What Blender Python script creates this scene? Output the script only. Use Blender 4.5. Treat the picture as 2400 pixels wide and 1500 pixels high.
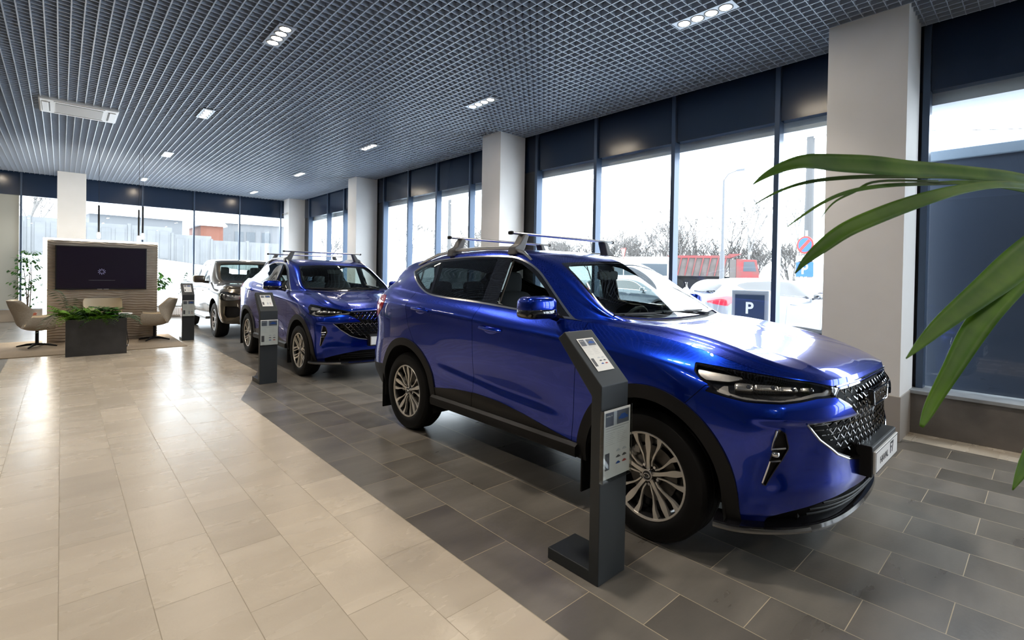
import bpy, bmesh, math, random
import numpy as np
from mathutils import Vector, Matrix, Euler

for o in list(bpy.data.objects): bpy.data.objects.remove(o)
scene = bpy.context.scene
COL = scene.collection
random.seed(7)

# ------------------------------------------------------------------ camera
F_PX, CX, CY, CAM_H = 1157.0, 1240.0, 660.0, 1.48
yaw, pitch, roll = math.radians(43.485), math.radians(-0.6), math.radians(1.03)
cam_data = bpy.data.cameras.new('camera'); cam = bpy.data.objects.new('camera', cam_data); COL.objects.link(cam)
fw = Vector((math.sin(yaw)*math.cos(pitch), math.cos(yaw)*math.cos(pitch), math.sin(pitch)))
rt = Vector((math.cos(yaw), -math.sin(yaw), 0)); up = rt.cross(fw)
rt2 = rt*math.cos(roll) + up*math.sin(roll); up2 = -rt*math.sin(roll) + up*math.cos(roll)
M = Matrix((rt2, up2, -fw)).transposed().to_4x4(); M.translation = Vector((0, 0, CAM_H))
cam.matrix_world = M
cam_data.sensor_fit = 'HORIZONTAL'; cam_data.sensor_width = 36.0
cam_data.lens = 36.0*F_PX/2400.0
cam_data.shift_x = (1200.0-CX)/2400.0; cam_data.shift_y = (CY-750.0)/2400.0
cam_data.clip_start = 0.05; cam_data.clip_end = 400
cam_data.dof.use_dof = True; cam_data.dof.focus_distance = 4.2; cam_data.dof.aperture_fstop = 7.0
scene.camera = cam

# ------------------------------------------------------------------ colour management, sky, sun
scene.view_settings.view_transform = 'Standard'; scene.view_settings.look = 'None'
scene.view_settings.gamma = 1.0; scene.view_settings.use_curve_mapping = False
scene.view_settings.exposure = 0.45
world = bpy.data.worlds.new('overcast_sky'); scene.world = world; world.use_nodes = True
wn = world.node_tree; wn.nodes.clear()
wo = wn.nodes.new('ShaderNodeOutputWorld'); wb = wn.nodes.new('ShaderNodeBackground')
wb.inputs['Color'].default_value = (0.86, 0.93, 1.0, 1); wb.inputs['Strength'].default_value = 6.8
wn.links.new(wb.outputs[0], wo.inputs[0])
scene.cycles.max_bounces = 8; scene.cycles.diffuse_bounces = 4; scene.cycles.glossy_bounces = 3
scene.cycles.transmission_bounces = 6; scene.cycles.transparent_max_bounces = 24
scene.cycles.use_adaptive_sampling = True; scene.cycles.adaptive_threshold = .025; scene.cycles.use_denoising = True
scene.cycles.caustics_reflective = False; scene.cycles.caustics_refractive = False
scene.cycles.sample_clamp_indirect = 6.0

# ------------------------------------------------------------------ materials
MATS = {}
def mat(name, col=(.5, .5, .5), rough=.5, metal=0., spec=.5, coat=0., coat_rough=.03, emis=None, estr=0., alpha=None):
    if name in MATS: return MATS[name]
    m = bpy.data.materials.new(name); m.use_nodes = True
    b = m.node_tree.nodes['Principled BSDF']
    b.inputs['Base Color'].default_value = (*col, 1); b.inputs['Roughness'].default_value = rough
    b.inputs['Metallic'].default_value = metal; b.inputs['Specular IOR Level'].default_value = spec
    b.inputs['Coat Weight'].default_value = coat; b.inputs['Coat Roughness'].default_value = coat_rough
    if emis: b.inputs['Emission Color'].default_value = (*emis, 1); b.inputs['Emission Strength'].default_value = estr
    MATS[name] = m; return m
def nodes(m): return m.node_tree.nodes, m.node_tree.links, m.node_tree.nodes['Principled BSDF']
def noise_tint(m, c1, c2, scale=5., detail=4., bump=0., bscale=80., rough=None, coord='Object', stretch=(1, 1, 1)):
    n, l, b = nodes(m)
    tc = n.new('ShaderNodeTexCoord'); mp = n.new('ShaderNodeMapping'); mp.inputs['Scale'].default_value = stretch
    l.new(tc.outputs[coord], mp.inputs[0])
    nz = n.new('ShaderNodeTexNoise'); nz.inputs['Scale'].default_value = scale; nz.inputs['Detail'].default_value = detail
    l.new(mp.outputs[0], nz.inputs['Vector'])
    cr = n.new('ShaderNodeValToRGB'); cr.color_ramp.elements[0].color = (*c1, 1); cr.color_ramp.elements[1].color = (*c2, 1)
    cr.color_ramp.elements[0].position = .3; cr.color_ramp.elements[1].position = .7
    l.new(nz.outputs[0], cr.inputs[0]); l.new(cr.outputs[0], b.inputs['Base Color'])
    if bump:
        n2 = n.new('ShaderNodeTexNoise'); n2.inputs['Scale'].default_value = bscale; l.new(mp.outputs[0], n2.inputs['Vector'])
        bp = n.new('ShaderNodeBump'); bp.inputs['Strength'].default_value = bump; bp.inputs['Distance'].default_value = .01
        l.new(n2.outputs[0], bp.inputs['Height']); l.new(bp.outputs[0], b.inputs['Normal'])
    return m
def glass_mat(name, tint=(1, 1, 1), refl=1.0, ior=1.5):
    """thin sheet glass: mostly clear, reflecting by the Fresnel law"""
    if name in MATS: return MATS[name]
    m = bpy.data.materials.new(name); m.use_nodes = True; n = m.node_tree.nodes; l = m.node_tree.links; n.clear()
    out = n.new('ShaderNodeOutputMaterial'); mx = n.new('ShaderNodeMixShader'); tr = n.new('ShaderNodeBsdfTransparent'); gl = n.new('ShaderNodeBsdfGlossy')
    gl.inputs['Roughness'].default_value = 0.0; tr.inputs[0].default_value = (*tint, 1)
    fr = n.new('ShaderNodeFresnel'); ge = n.new('ShaderNodeNewGeometry'); mi = n.new('ShaderNodeMix'); mi.data_type = 'FLOAT'
    mi.inputs[2].default_value = ior; mi.inputs[3].default_value = 1/ior; l.new(ge.outputs['Backfacing'], mi.inputs[0]); l.new(mi.outputs[0], fr.inputs[0])
    mu = n.new('ShaderNodeMath'); mu.operation = 'MULTIPLY'; mu.inputs[1].default_value = refl; mu.use_clamp = True
    l.new(fr.outputs[0], mu.inputs[0]); l.new(mu.outputs[0], mx.inputs[0]); l.new(tr.outputs[0], mx.inputs[1]); l.new(gl.outputs[0], mx.inputs[2]); l.new(mx.outputs[0], out.inputs[0])
    MATS[name] = m; return m

BLUE = mat('blue_metallic_paint', (.0002, .027, .40), .27, .9, .5, 1.0, .008)
BLACKP = mat('black_plastic', (.006, .006, .007), .5, 0, .3)
GLOSSBLK = mat('gloss_black', (.006, .006, .008), .06, 0, .6, 1.0)
GAP = mat('panel_gap', (.003, .003, .004), .7)
CHROME = mat('satin_chrome', (.72, .72, .74), .18, 1.0)
CHROMEP = mat('polished_chrome', (.85, .86, .88), .05, 1.0)
ALU = mat('brushed_aluminium', (.62, .63, .65), .32, 1.0)
RIM = mat('machined_rim_face', (.74, .71, .66), .3, .75)
RIMD = mat('dark_rim_lacquer', (.02, .02, .022), .25, .3, .5, .5)
RUBBER = mat('tyre_rubber', (.005, .005, .0055), .6, 0, .2)
TRIMI = mat('interior_trim', (.022, .022, .024), .7)
SEAT = mat('seat_cloth', (.035, .037, .042), .8)
DARKG = glass_mat('tinted_privacy_glass', (.16, .19, .19), 1.3)
CLRG = glass_mat('clear_car_glass', (.78, .88, .84), 1.3)
LENS = glass_mat('clear_lamp_lens', (.92, .93, .95), 1.1)
RED = mat('red_lamp_lens', (.55, .01, .015), .12, 0, .5, 1.0)
WHITEP = mat('white_plastic', (.75, .75, .75), .4)
PAPER = mat('printed_paper', (.78, .78, .76), .6)
INK = mat('black_ink', (.02, .02, .025), .6)
STAND = mat('charcoal_powder_coat', (.022, .027, .031), .48)

# ------------------------------------------------------------------ mesh helpers
def tag(o, label=None, cat=None, group=None, kind=None):
    if label: o['label'] = label
    if cat: o['category'] = cat
    if group: o['group'] = group
    if kind: o['kind'] = kind
    return o
def empty(name, loc=(0, 0, 0), rz=0., label=None, cat=None, group=None):
    o = bpy.data.objects.new(name, None); COL.objects.link(o); o.location = loc; o.rotation_euler = (0, 0, rz)
    o.empty_display_size = .1
    return tag(o, label, cat, group)
def mesh_obj(name, V, F, m=None, parent=None, smooth=False, normals=None):
    me = bpy.data.meshes.new(name); me.from_pydata([tuple(map(float, v)) for v in V], [], [tuple(map(int, f)) for f in F])
    if smooth: me.polygons.foreach_set('use_smooth', [True]*len(me.polygons))
    if normals is not None:
        me.normals_split_custom_set_from_vertices([tuple(map(float, v)) for v in normals])
    me.update()
    o = bpy.data.objects.new(name, me); COL.objects.link(o)
    if m: me.materials.append(m)
    if parent: o.parent = parent
    return o
class MB:
    """collects shapes, links them as ONE mesh object"""
    def __init__(s): s.V = []; s.F = []; s.M = []; s.mi = 0
    def add(s, V, F):
        n = len(s.V); s.V += [tuple(v) for v in V]; s.F += [tuple(i+n for i in f) for f in F]; s.M += [s.mi]*len(F); return s
    def box(s, a, b, rot=None, org=(0, 0, 0)):
        x0, y0, z0 = a; x1, y1, z1 = b
        V = [(x0, y0, z0), (x1, y0, z0), (x1, y1, z0), (x0, y1, z0), (x0, y0, z1), (x1, y0, z1), (x1, y1, z1), (x0, y1, z1)]
        if rot is not None: V = [tuple(rot @ Vector(v) + Vector(org)) for v in V]
        return s.add(V, [(0, 3, 2, 1), (4, 5, 6, 7), (0, 1, 5, 4), (1, 2, 6, 5), (2, 3, 7, 6), (3, 0, 4, 7)])
    def cyl(s, p, q, r, r2=None, n=16, caps=True):
        p = Vector(p); q = Vector(q); r2 = r if r2 is None else r2
        d = (q-p).normalized(); a = d.orthogonal().normalized(); b = d.cross(a)
        V = []; F = []
        for c, rr in ((p, r), (q, r2)):
            for i in range(n):
                t = 2*math.pi*i/n; V.append(tuple(c + a*math.cos(t)*rr + b*math.sin(t)*rr))
        for i in range(n): F.append((i, (i+1) % n, n+(i+1) % n, n+i))
        if caps: F.append(tuple(range(n))[::-1]); F.append(tuple(range(n, 2*n)))
        return s.add(V, F)
    def tube(s, pts, r, n=8, closed=False):
        pts = [Vector(p) for p in pts]; m = len(pts); V = []; F = []
        rs = r if hasattr(r, '__len__') else [r]*m
        ref = None
        for i, p in enumerate(pts):
            if closed: d = (pts[(i+1) % m]-pts[i-1]).normalized()
            else: d = (pts[min(i+1, m-1)]-pts[max(i-1, 0)]).normalized()
            if ref is None: ref = d.orthogonal().normalized()
            a = (ref - d*ref.dot(d)).normalized(); ref = a; b = d.cross(a)
            for k in range(n):
                t = 2*math.pi*k/n; V.append(tuple(p + a*math.cos(t)*rs[i] + b*math.sin(t)*rs[i]))
        for i in range(m if closed else m-1):
            for k in range(n):
                j = (i+1) % m; F.append((i*n+k, i*n+(k+1) % n, j*n+(k+1) % n, j*n+k))
        if not closed: F.append(tuple(range(n))[::-1]); F.append(tuple(range((m-1)*n, m*n)))
        return s.add(V, F)
    def prism(s, poly, axis, a, b):
        """extrude a 2D polygon along an axis (0,1,2) from a to b"""
        n = len(poly)
        def P(u, v, w): return {0: (w, u, v), 1: (u, w, v), 2: (u, v, w)}[axis]
        V = [P(u, v, a) for u, v in poly]+[P(u, v, b) for u, v in poly]
        F = [tuple(range(n))[::-1], tuple(range(n, 2*n))]+[(i, (i+1) % n, n+(i+1) % n, n+i) for i in range(n)]
        return s.add(V, F)
    def lathe(s, prof, org=(0, 0, 0), axis='z', n=32, closed=False):
        """revolve (r,h) profile"""
        V = []; F = []; m = len(prof); o = Vector(org)
        for i in range(n):
            t = 2*math.pi*i/n; c, d = math.cos(t), math.sin(t)
            for r, h in prof:
                v = {'z': (r*c, r*d, h), 'x': (h, r*c, r*d), 'y': (r*d, h, r*c)}[axis]
                V.append(tuple(o+Vector(v)))
        for i in range(n):
            j = (i+1) % n
            for k in range(m if closed else m-1):
                k2 = (k+1) % m; F.append((i*m+k, j*m+k, j*m+k2, i*m+k2))
        return s.add(V, F)
    def build(s, name, m, parent=None, smooth=False, bevel=0., auto=None, bseg=2):
        me = bpy.data.meshes.new(name); me.from_pydata(s.V, [], s.F)
        o = bpy.data.objects.new(name, me); COL.objects.link(o)
        ms = m if isinstance(m, (list, tuple)) else [m]
        for q in ms: me.materials.append(q)
        me.polygons.foreach_set('material_index', s.M)
        bm = bmesh.new(); bm.from_mesh(me); bmesh.ops.recalc_face_normals(bm, faces=bm.faces)
        if smooth:
            for f in bm.faces: f.smooth = True
            ang = auto if auto is not None else .6
            for e in bm.edges:
                if len(e.link_faces) == 2 and e.calc_face_angle(0) > ang: e.smooth = False
        bm.to_mesh(me); bm.free()
        if bevel:
            md = o.modifiers.new('edge_bevel', 'BEVEL'); md.width = bevel; md.segments = bseg; md.limit_method = 'ANGLE'; md.angle_limit = .6
        if parent: o.parent = parent
        return o
def structure(o): o['kind'] = 'structure'; return o
def text_obj(name, body, size, m, parent, loc, rot, extrude=.001, align='CENTER', shear=0., sx=1., bold=0.):
    cu = bpy.data.curves.new(name, 'FONT'); cu.body = body; cu.size = size; cu.extrude = extrude; cu.align_x = align; cu.align_y = 'CENTER'
    cu.shear = shear; cu.offset = bold
    t = bpy.data.objects.new('tmp', cu); COL.objects.link(t)
    dg = bpy.context.evaluated_depsgraph_get(); dg.update()
    me = bpy.data.meshes.new_from_object(t.evaluated_get(dg)); bpy.data.objects.remove(t); bpy.data.curves.remove(cu)
    me.name = name; o = bpy.data.objects.new(name, me); COL.objects.link(o); me.materials.clear(); me.materials.append(m)
    o.location = loc; o.rotation_euler = rot; o.scale = (sx, 1, 1)
    if parent: o.parent = parent
    return o
def copy_tree(o, parent=None):
    c = o.copy(); COL.objects.link(c); c.parent = parent
    for ch in list(o.children): copy_tree(ch, c)
    return c

# ------------------------------------------------------------------ spline surfaces with exact clipping
def nat_spline(x, Y):
    """natural cubic spline through (x, Y[...]) -> function"""
    x = np.asarray(x, float); Y = np.asarray(Y, float); n = len(x); h = np.diff(x)
    A = np.zeros((n, n)); R = np.zeros_like(Y); A[0, 0] = A[-1, -1] = 1
    for i in range(1, n-1):
        A[i, i-1] = h[i-1]; A[i, i] = 2*(h[i-1]+h[i]); A[i, i+1] = h[i]
        R[i] = 6*((Y[i+1]-Y[i])/h[i]-(Y[i]-Y[i-1])/h[i-1])
    Mm = np.linalg.solve(A, R.reshape(n, -1)).reshape(Y.shape)
    def f(t):
        t = np.atleast_1d(np.asarray(t, float)); k = np.clip(np.searchsorted(x, t)-1, 0, n-2)
        a = (x[k+1]-t)/h[k]; b = (t-x[k])/h[k]; sh = (-1,)+(1,)*(Y.ndim-1); hk = h[k].reshape(sh); a = a.reshape(sh); b = b.reshape(sh)
        return a*Y[k]+b*Y[k+1]+((a**3-a)*Mm[k]+(b**3-b)*Mm[k+1])*hk**2/6
    return f
def cr_spline(x, Y, w=.8):
    """Hermite (Catmull-Rom, limited) through (x,Y)"""
    x = np.asarray(x, float); Y = np.asarray(Y, float); n = len(x); h = np.diff(x); sh = (-1,)+(1,)*(Y.ndim-1)
    d = np.diff(Y, axis=0)/h.reshape(sh); T = np.zeros_like(Y); T[0] = d[0]; T[-1] = d[-1]
    for i in range(1, n-1): T[i] = (d[i-1]*h[i]+d[i]*h[i-1])/(h[i-1]+h[i])
    T[1:-1] *= w+.2
    def f(t):
        t = np.atleast_1d(np.asarray(t, float)); k = np.clip(np.searchsorted(x, t)-1, 0, n-2)
        s = ((t-x[k])/h[k]).reshape(sh); hk = h[k].reshape(sh)
        return (2*s**3-3*s**2+1)*Y[k]+(s**3-2*s**2+s)*hk*T[k]+(-2*s**3+3*s**2)*Y[k+1]+(s**3-s**2)*hk*T[k+1]
    return f
class Sheet:
    """triangle sheet: V, N, attribute table A (columns), T"""
    def __init__(s, V, N, A, T): s.V = V; s.N = N; s.A = A; s.T = T
    def split(s, f):
        """(piece with f<0, piece with f>=0)"""
        f = np.where(np.abs(f) < 1e-7, 1e-7, f); T = s.T
        if len(T) == 0: return s, s
        sg = f[T] < 0; c = sg.sum(1)
        ins = [T[c == 3]]; outs = [T[c == 0]]
        V = [s.V]; N = [s.N]; A = [s.A]; base = len(s.V); cache = {}; nv = []; ti = []; to = []
        def cut(i, j):
            k = (i, j) if i < j else (j, i)
            if k not in cache:
                t = f[k[0]]/(f[k[0]]-f[k[1]]); cache[k] = base+len(nv); nv.append((k[0], k[1], t))
            return cache[k]
        for t in T[(c > 0) & (c < 3)]:
            q = [f[i] < 0 for i in t]; one = q.count(True) == 1
            k = q.index(True) if one else q.index(False)
            a, b, d = t[k], t[(k+1) % 3], t[(k+2) % 3]; ab = cut(a, b); ad = cut(a, d)
            A1 = [(a, ab, ad)]; A2 = [(ab, b, d), (ab, d, ad)]
            (ti if one else to).extend(A1); (to if one else ti).extend(A2)
        if nv:
            i = np.array([v[0] for v in nv]); j = np.array([v[1] for v in nv]); t = np.array([v[2] for v in nv])[:, None]
            V.append(s.V[i]*(1-t)+s.V[j]*t); N.append(s.N[i]*(1-t)+s.N[j]*t); A.append(s.A[i]*(1-t)+s.A[j]*t)
        V = np.concatenate(V); N = np.concatenate(N); A = np.concatenate(A)
        mk = lambda a, b: Sheet(V, N, A, np.array(list(map(tuple, a))+b, int).reshape(-1, 3)).compact()
        return mk(ins[0], ti), mk(outs[0], to)
    def compact(s):
        if len(s.T) == 0: return Sheet(np.zeros((0, 3)), np.zeros((0, 3)), np.zeros((0, s.A.shape[1])), s.T)
        u, inv = np.unique(s.T, return_inverse=True); return Sheet(s.V[u], s.N[u], s.A[u], inv.reshape(-1, 3))
    def where(s, cond_tri):
        return Sheet(s.V, s.N, s.A, s.T[cond_tri]).compact(), Sheet(s.V, s.N, s.A, s.T[~cond_tri]).compact()
    def mirror(s):
        m = np.array([-1, 1, 1.]); return Sheet(s.V*m, s.N*m, s.A, s.T[:, ::-1])
    def offset(s, d): return Sheet(s.V+s.N*d, s.N, s.A, s.T)
    def join(s, o): n = len(s.V); return Sheet(np.concatenate([s.V, o.V]), np.concatenate([s.N, o.N]), np.concatenate([s.A, o.A]), np.concatenate([s.T, o.T+n]))
    def build(s, name, m, parent, thick=0., out=0.):
        """thick: skirt depth inward along all borders; out: outward offset"""
        if len(s.T) == 0: return None
        Nn = s.N/np.maximum(np.linalg.norm(s.N, axis=1), 1e-9)[:, None]
        V = s.V+Nn*out; T = s.T; NN = Nn
        if thick:
            e = {}
            for t in T:
                for a, b in ((t[0], t[1]), (t[1], t[2]), (t[2], t[0])): e[(a, b)] = 1
            bd = [k for k in e if (k[1], k[0]) not in e]
            ids = sorted({i for k in bd for i in k}); mp = {i: len(V)+2*k for k, i in enumerate(ids)}
            ex = []; en = []
            for i in ids: ex += [V[i], V[i]-Nn[i]*thick]; en += [Nn[i], Nn[i]]
            q = []
            for a, b in bd:
                q += [(mp[b], mp[a], mp[a]+1), (mp[b], mp[a]+1, mp[b]+1)]
            if ex:
                ex = np.array(ex); en = np.array(en); acc = np.zeros_like(en); n0 = len(V)
                for t in q:
                    p = [ex[i-n0] for i in t]; nn = np.cross(p[1]-p[0], p[2]-p[0])
                    for i in t: acc[i-n0] += nn
                ln = np.linalg.norm(acc, axis=1)[:, None]; en = np.where(ln > 1e-12, acc/np.maximum(ln, 1e-12), en)
                V = np.concatenate([V, ex]); NN = np.concatenate([NN, en]); T = np.concatenate([T, np.array(q)])
        return mesh_obj(name, V, T, m, parent, True, NN)
def surf(fn, us, vs):
    """fn(us, vs) -> grid (nu,nv,3); returns Sheet with attrs (u,v)"""
    P = fn(us, vs); nu, nv = P.shape[:2]
    du = np.gradient(P, axis=0); dv = np.gradient(P, axis=1); N = np.cross(du, dv); N /= np.maximum(np.linalg.norm(N, axis=2), 1e-9)[..., None]
    U, Vv = np.meshgrid(us, vs, indexing='ij')
    idx = np.arange(nu*nv).reshape(nu, nv); a, b, c, d = idx[:-1, :-1].ravel(), idx[1:, :-1].ravel(), idx[1:, 1:].ravel(), idx[:-1, 1:].ravel()
    T = np.concatenate([np.stack([a, b, c], 1), np.stack([a, c, d], 1)])
    return Sheet(P.reshape(-1, 3), N.reshape(-1, 3), np.stack([U.ravel(), Vv.ravel()], 1), T)
def sdf(poly, X, Y):
    """signed distance, negative inside"""
    p = np.asarray(poly, float); n = len(p); D = np.full(len(X), 1e9); ins = np.zeros(len(X), bool)
    for i in range(n):
        a, b = p[i], p[(i+1) % n]; e = b-a; wx, wy = X-a[0], Y-a[1]; t = np.clip((wx*e[0]+wy*e[1])/(e@e+1e-12), 0, 1)
        D = np.minimum(D, np.hypot(wx-e[0]*t, wy-e[1]*t))
        cnd = ((a[1] <= Y) & (b[1] > Y)) | ((b[1] <= Y) & (a[1] > Y))
        with np.errstate(divide='ignore', invalid='ignore'): xi = a[0]+(Y-a[1])*e[0]/e[1]
        ins ^= cnd & (X < xi)
    return np.where(ins, -D, D)
def smooth_poly(pts, n=6, closed=True):
    """Catmull-Rom through points; a point given as (x,y,0) stays a sharp corner"""
    P = [np.array(p[:2], float) for p in pts]; S = [len(p) > 2 for p in pts]; m = len(P); out = []
    for i in range(m if closed else m-1):
        p1, p2 = P[i], P[(i+1) % m]
        p0 = P[i-1] if (i > 0 or closed) and not S[i] else 2*p1-p2; p3 = P[(i+2) % m] if (closed or i+2 < m) and not S[(i+1) % m] else 2*p2-p1
        if S[i] and S[(i+1) % m]: out.append(tuple(p1)); continue
        for k in range(n):
            t = k/n; out.append(tuple(.5*((2*p1)+(-p0+p2)*t+(2*p0-5*p1+4*p2-p3)*t*t+(-p0+3*p1-3*p2+p3)*t**3)))
    if not closed: out.append(tuple(P[-1]))
    return out
# ------------------------------------------------------------------ vehicles
def P_(g): return np.array(g, float)
# side and front/rear shell: per column U then rows r0..r5 as (x, y, z)
SUV_U = [-1.60, -1.25, -.98, -.76, -.48, -.18, .22, .55, 1.10, 1.65, 2.10, 2.60, 3.00, 3.30, 3.56, 3.98, 4.45]
SUV_A = P_([
 [(0,-.80,.24),(0,-.875,.36),(0,-.895,.52),(0,-.905,.70),(0,-.905,.87),(0,-.87,1.0)],
 [(.35,-.775,.24),(.35,-.85,.36),(.35,-.87,.52),(.35,-.885,.70),(.35,-.885,.87),(.35,-.85,.998)],
 [(.61,-.69,.245),(.62,-.755,.37),(.625,-.775,.53),(.64,-.81,.73),(.625,-.80,.87),(.59,-.76,.99)],
 [(.77,-.56,.25),(.80,-.61,.38),(.812,-.63,.54),(.83,-.66,.74),(.80,-.64,.88),(.70,-.60,1.01)],
 [(.85,-.42,.26),(.875,-.43,.38),(.885,-.44,.55),(.895,-.44,.76),(.865,-.43,.92),(.752,-.40,1.06)],
 [(.88,-.18,.28),(.90,-.18,.38),(.908,-.18,.56),(.91,-.18,.79),(.885,-.18,.98),(.755,-.18,1.11)],
 [(.89,.22,.31),(.90,.22,.42),(.905,.22,.57),(.905,.22,.80),(.893,.22,1.03),(.768,.22,1.165)],
 [(.88,.55,.33),(.895,.55,.44),(.893,.55,.58),(.898,.55,.80),(.893,.55,1.055),(.805,.55,1.187)],
 [(.875,1.1,.33),(.885,1.1,.46),(.872,1.1,.60),(.895,1.1,.82),(.895,1.1,1.08),(.818,1.1,1.213)],
 [(.875,1.65,.33),(.885,1.65,.47),(.875,1.65,.61),(.898,1.65,.84),(.90,1.65,1.115),(.825,1.65,1.245)],
 [(.88,2.1,.33),(.895,2.1,.48),(.892,2.1,.62),(.908,2.1,.86),(.905,2.1,1.14),(.825,2.1,1.268)],
 [(.885,2.6,.34),(.91,2.6,.48),(.918,2.6,.63),(.925,2.6,.88),(.912,2.6,1.165),(.81,2.6,1.305)],
 [(.87,3.0,.34),(.90,3.0,.48),(.905,3.0,.63),(.912,3.0,.88),(.89,3.0,1.18),(.775,3.0,1.335)],
 [(.82,3.3,.34),(.86,3.32,.47),(.865,3.34,.62),(.86,3.32,.88),(.86,3.30,1.18),(.745,3.27,1.35)],
 [(.70,3.50,.34),(.75,3.55,.47),(.755,3.57,.62),(.745,3.52,.88),(.78,3.47,1.17),(.67,3.43,1.33)],
 [(.38,3.57,.34),(.38,3.63,.47),(.38,3.64,.62),(.38,3.60,.88),(.40,3.60,1.12),(.36,3.52,1.29)],
 [(0,3.58,.34),(0,3.65,.47),(0,3.65,.62),(0,3.62,.88),(0,3.62,1.12),(0,3.55,1.28)]])
# hood, screen, roof: columns h1.. ; rows s1..s5 (s0 comes from the shell's top edge)
SUV_B = dict(U0=-.86, cols=[
 # U on the seam, then s1..s5
 (-.62, [(.66,-.62,1.025),(.60,-.66,1.035),(.42,-.70,1.048),(.21,-.72,1.055),(0,-.73,1.057)]),
 (-.25, [(.70,-.26,1.115),(.62,-.27,1.135),(.42,-.28,1.118),(.21,-.29,1.122),(0,-.29,1.125)]),
 (.12, [(.71,.10,1.165),(.63,.09,1.185),(.42,.07,1.172),(.21,.06,1.176),(0,.05,1.178)]),
 (.50, [(.75,.46,1.20),(.715,.42,1.215),(.65,.37,1.225),(.34,.32,1.20),(0,.29,1.197)]),
 (.82, [(.79,.82,1.28),(.725,.79,1.375),(.645,.70,1.42),(.33,.63,1.425),(0,.61,1.43)]),
 (1.18, [(.755,1.18,1.42),(.675,1.15,1.575),(.585,1.02,1.60),(.30,.94,1.62),(0,.91,1.628)]),
 (1.42, [(.745,1.42,1.43),(.652,1.40,1.642),(.55,1.34,1.678),(.30,1.30,1.692),(0,1.29,1.697)]),
 (1.75, [(.745,1.75,1.45),(.648,1.75,1.662),(.55,1.75,1.705),(.30,1.75,1.718),(0,1.75,1.722)]),
 (2.15, [(.74,2.15,1.46),(.642,2.15,1.658),(.54,2.15,1.70),(.30,2.15,1.716),(0,2.15,1.72)]),
 (2.60, [(.725,2.60,1.46),(.625,2.60,1.625),(.52,2.60,1.672),(.29,2.60,1.692),(0,2.60,1.697)]),
 (2.95, [(.70,2.95,1.455),(.60,2.95,1.57),(.50,2.95,1.63),(.28,2.95,1.658),(0,2.95,1.663)]),
 (3.18, [(.665,3.20,1.43),(.60,3.25,1.52),(.50,3.31,1.572),(.28,3.35,1.605),(0,3.37,1.61)]),
 (3.40, [(.635,3.38,1.395),(.58,3.42,1.43),(.48,3.46,1.45),(.26,3.50,1.455),(0,3.52,1.455)])], U1=3.62,
 ih=4, it=6)
def coupe_variant(A, B):
    A = A.copy(); B = dict(B); cols = []
    drop = {9: .0, 10: .03, 11: .09, 12: .15, 13: .10}
    for i, (u, r) in enumerate(B['cols']):
        d = drop.get(i+1, 0); cols.append((u, [(x, y, z-d*((k+1)/2 if k < 2 else 1)) for k, (x, y, z) in enumerate(r)]))
    B['cols'] = cols; return A, B
def _ss(a, b, x):
    t = np.clip((x-a)/(b-a), 0, 1); return t*t*(3-2*t)
def sculpt(u, z):
    """pressed creases of the crossover's flank and bumper, metres outward"""
    u = np.asarray(u, float); z = np.asarray(z, float)
    w = _ss(-.60, -.80, u)                                    # bumper wing ledge
    e = .797
    bl = _ss(e-.016, e+.016, z); up = bl*(1-_ss(.86, .93, z)); dn = (1-bl)*_ss(.60, .74, z)
    d = w*(.013*up-.014*dn)*_ss(-1.75, -1.15, u)
    d += .014*np.exp(-((z-.47)/.06)**2)*_ss(-.74, -.86, u)*_ss(-1.60, -1.1, u)
    d += .012*np.exp(-np.sqrt((u+.80)**2+.01**2)/.05)*_ss(.70, .80, z)*(1-_ss(.86, .90, z))
    d -= .016*np.exp(-((u+.94)/.09)**2)*np.exp(-((z-.65)/.10)**2)
    d += .010*np.exp(-np.sqrt((u+.79)**2+.008**2)/.04)*_ss(.50, .44, z)*_ss(.28, .34, z)
    zs = np.interp(u, [-.3, .2, .55, 1.1, 1.65, 2.1, 2.6, 3.0, 3.3], [1.0, 1.045, 1.06, 1.09, 1.122, 1.145, 1.172, 1.19, 1.195])
    ws = _ss(-.35, .1, u)*_ss(3.35, 3.0, u)
    q = np.sqrt((z-zs)**2+.008**2)-.008; d += ws*.012*np.exp(-q/np.where(z < zs, .035, .06))
    zl = np.interp(u, [.5, 1.3, 2.2], [.56, .60, .70]); wl = _ss(.55, .95, u)*_ss(2.30, 1.9, u)
    bw = _ss(zl-.035, zl+.035, z); d += wl*((1-bw)*.010*np.exp(-np.maximum(zl-z, 0)/.09)-bw*.008*np.exp(-np.maximum(z-zl, 0)/.09))
    return d
def renormal(s):
    n = np.cross(s.V[s.T[:, 1]]-s.V[s.T[:, 0]], s.V[s.T[:, 2]]-s.V[s.T[:, 0]]); N = np.zeros_like(s.V)
    for k in range(3): np.add.at(N, s.T[:, k], n)
    s.N = N/np.maximum(np.linalg.norm(N, axis=1), 1e-12)[:, None]
    c = np.abs(s.V[:, 0]) < 1e-4; s.N[c, 0] = 0
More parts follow.
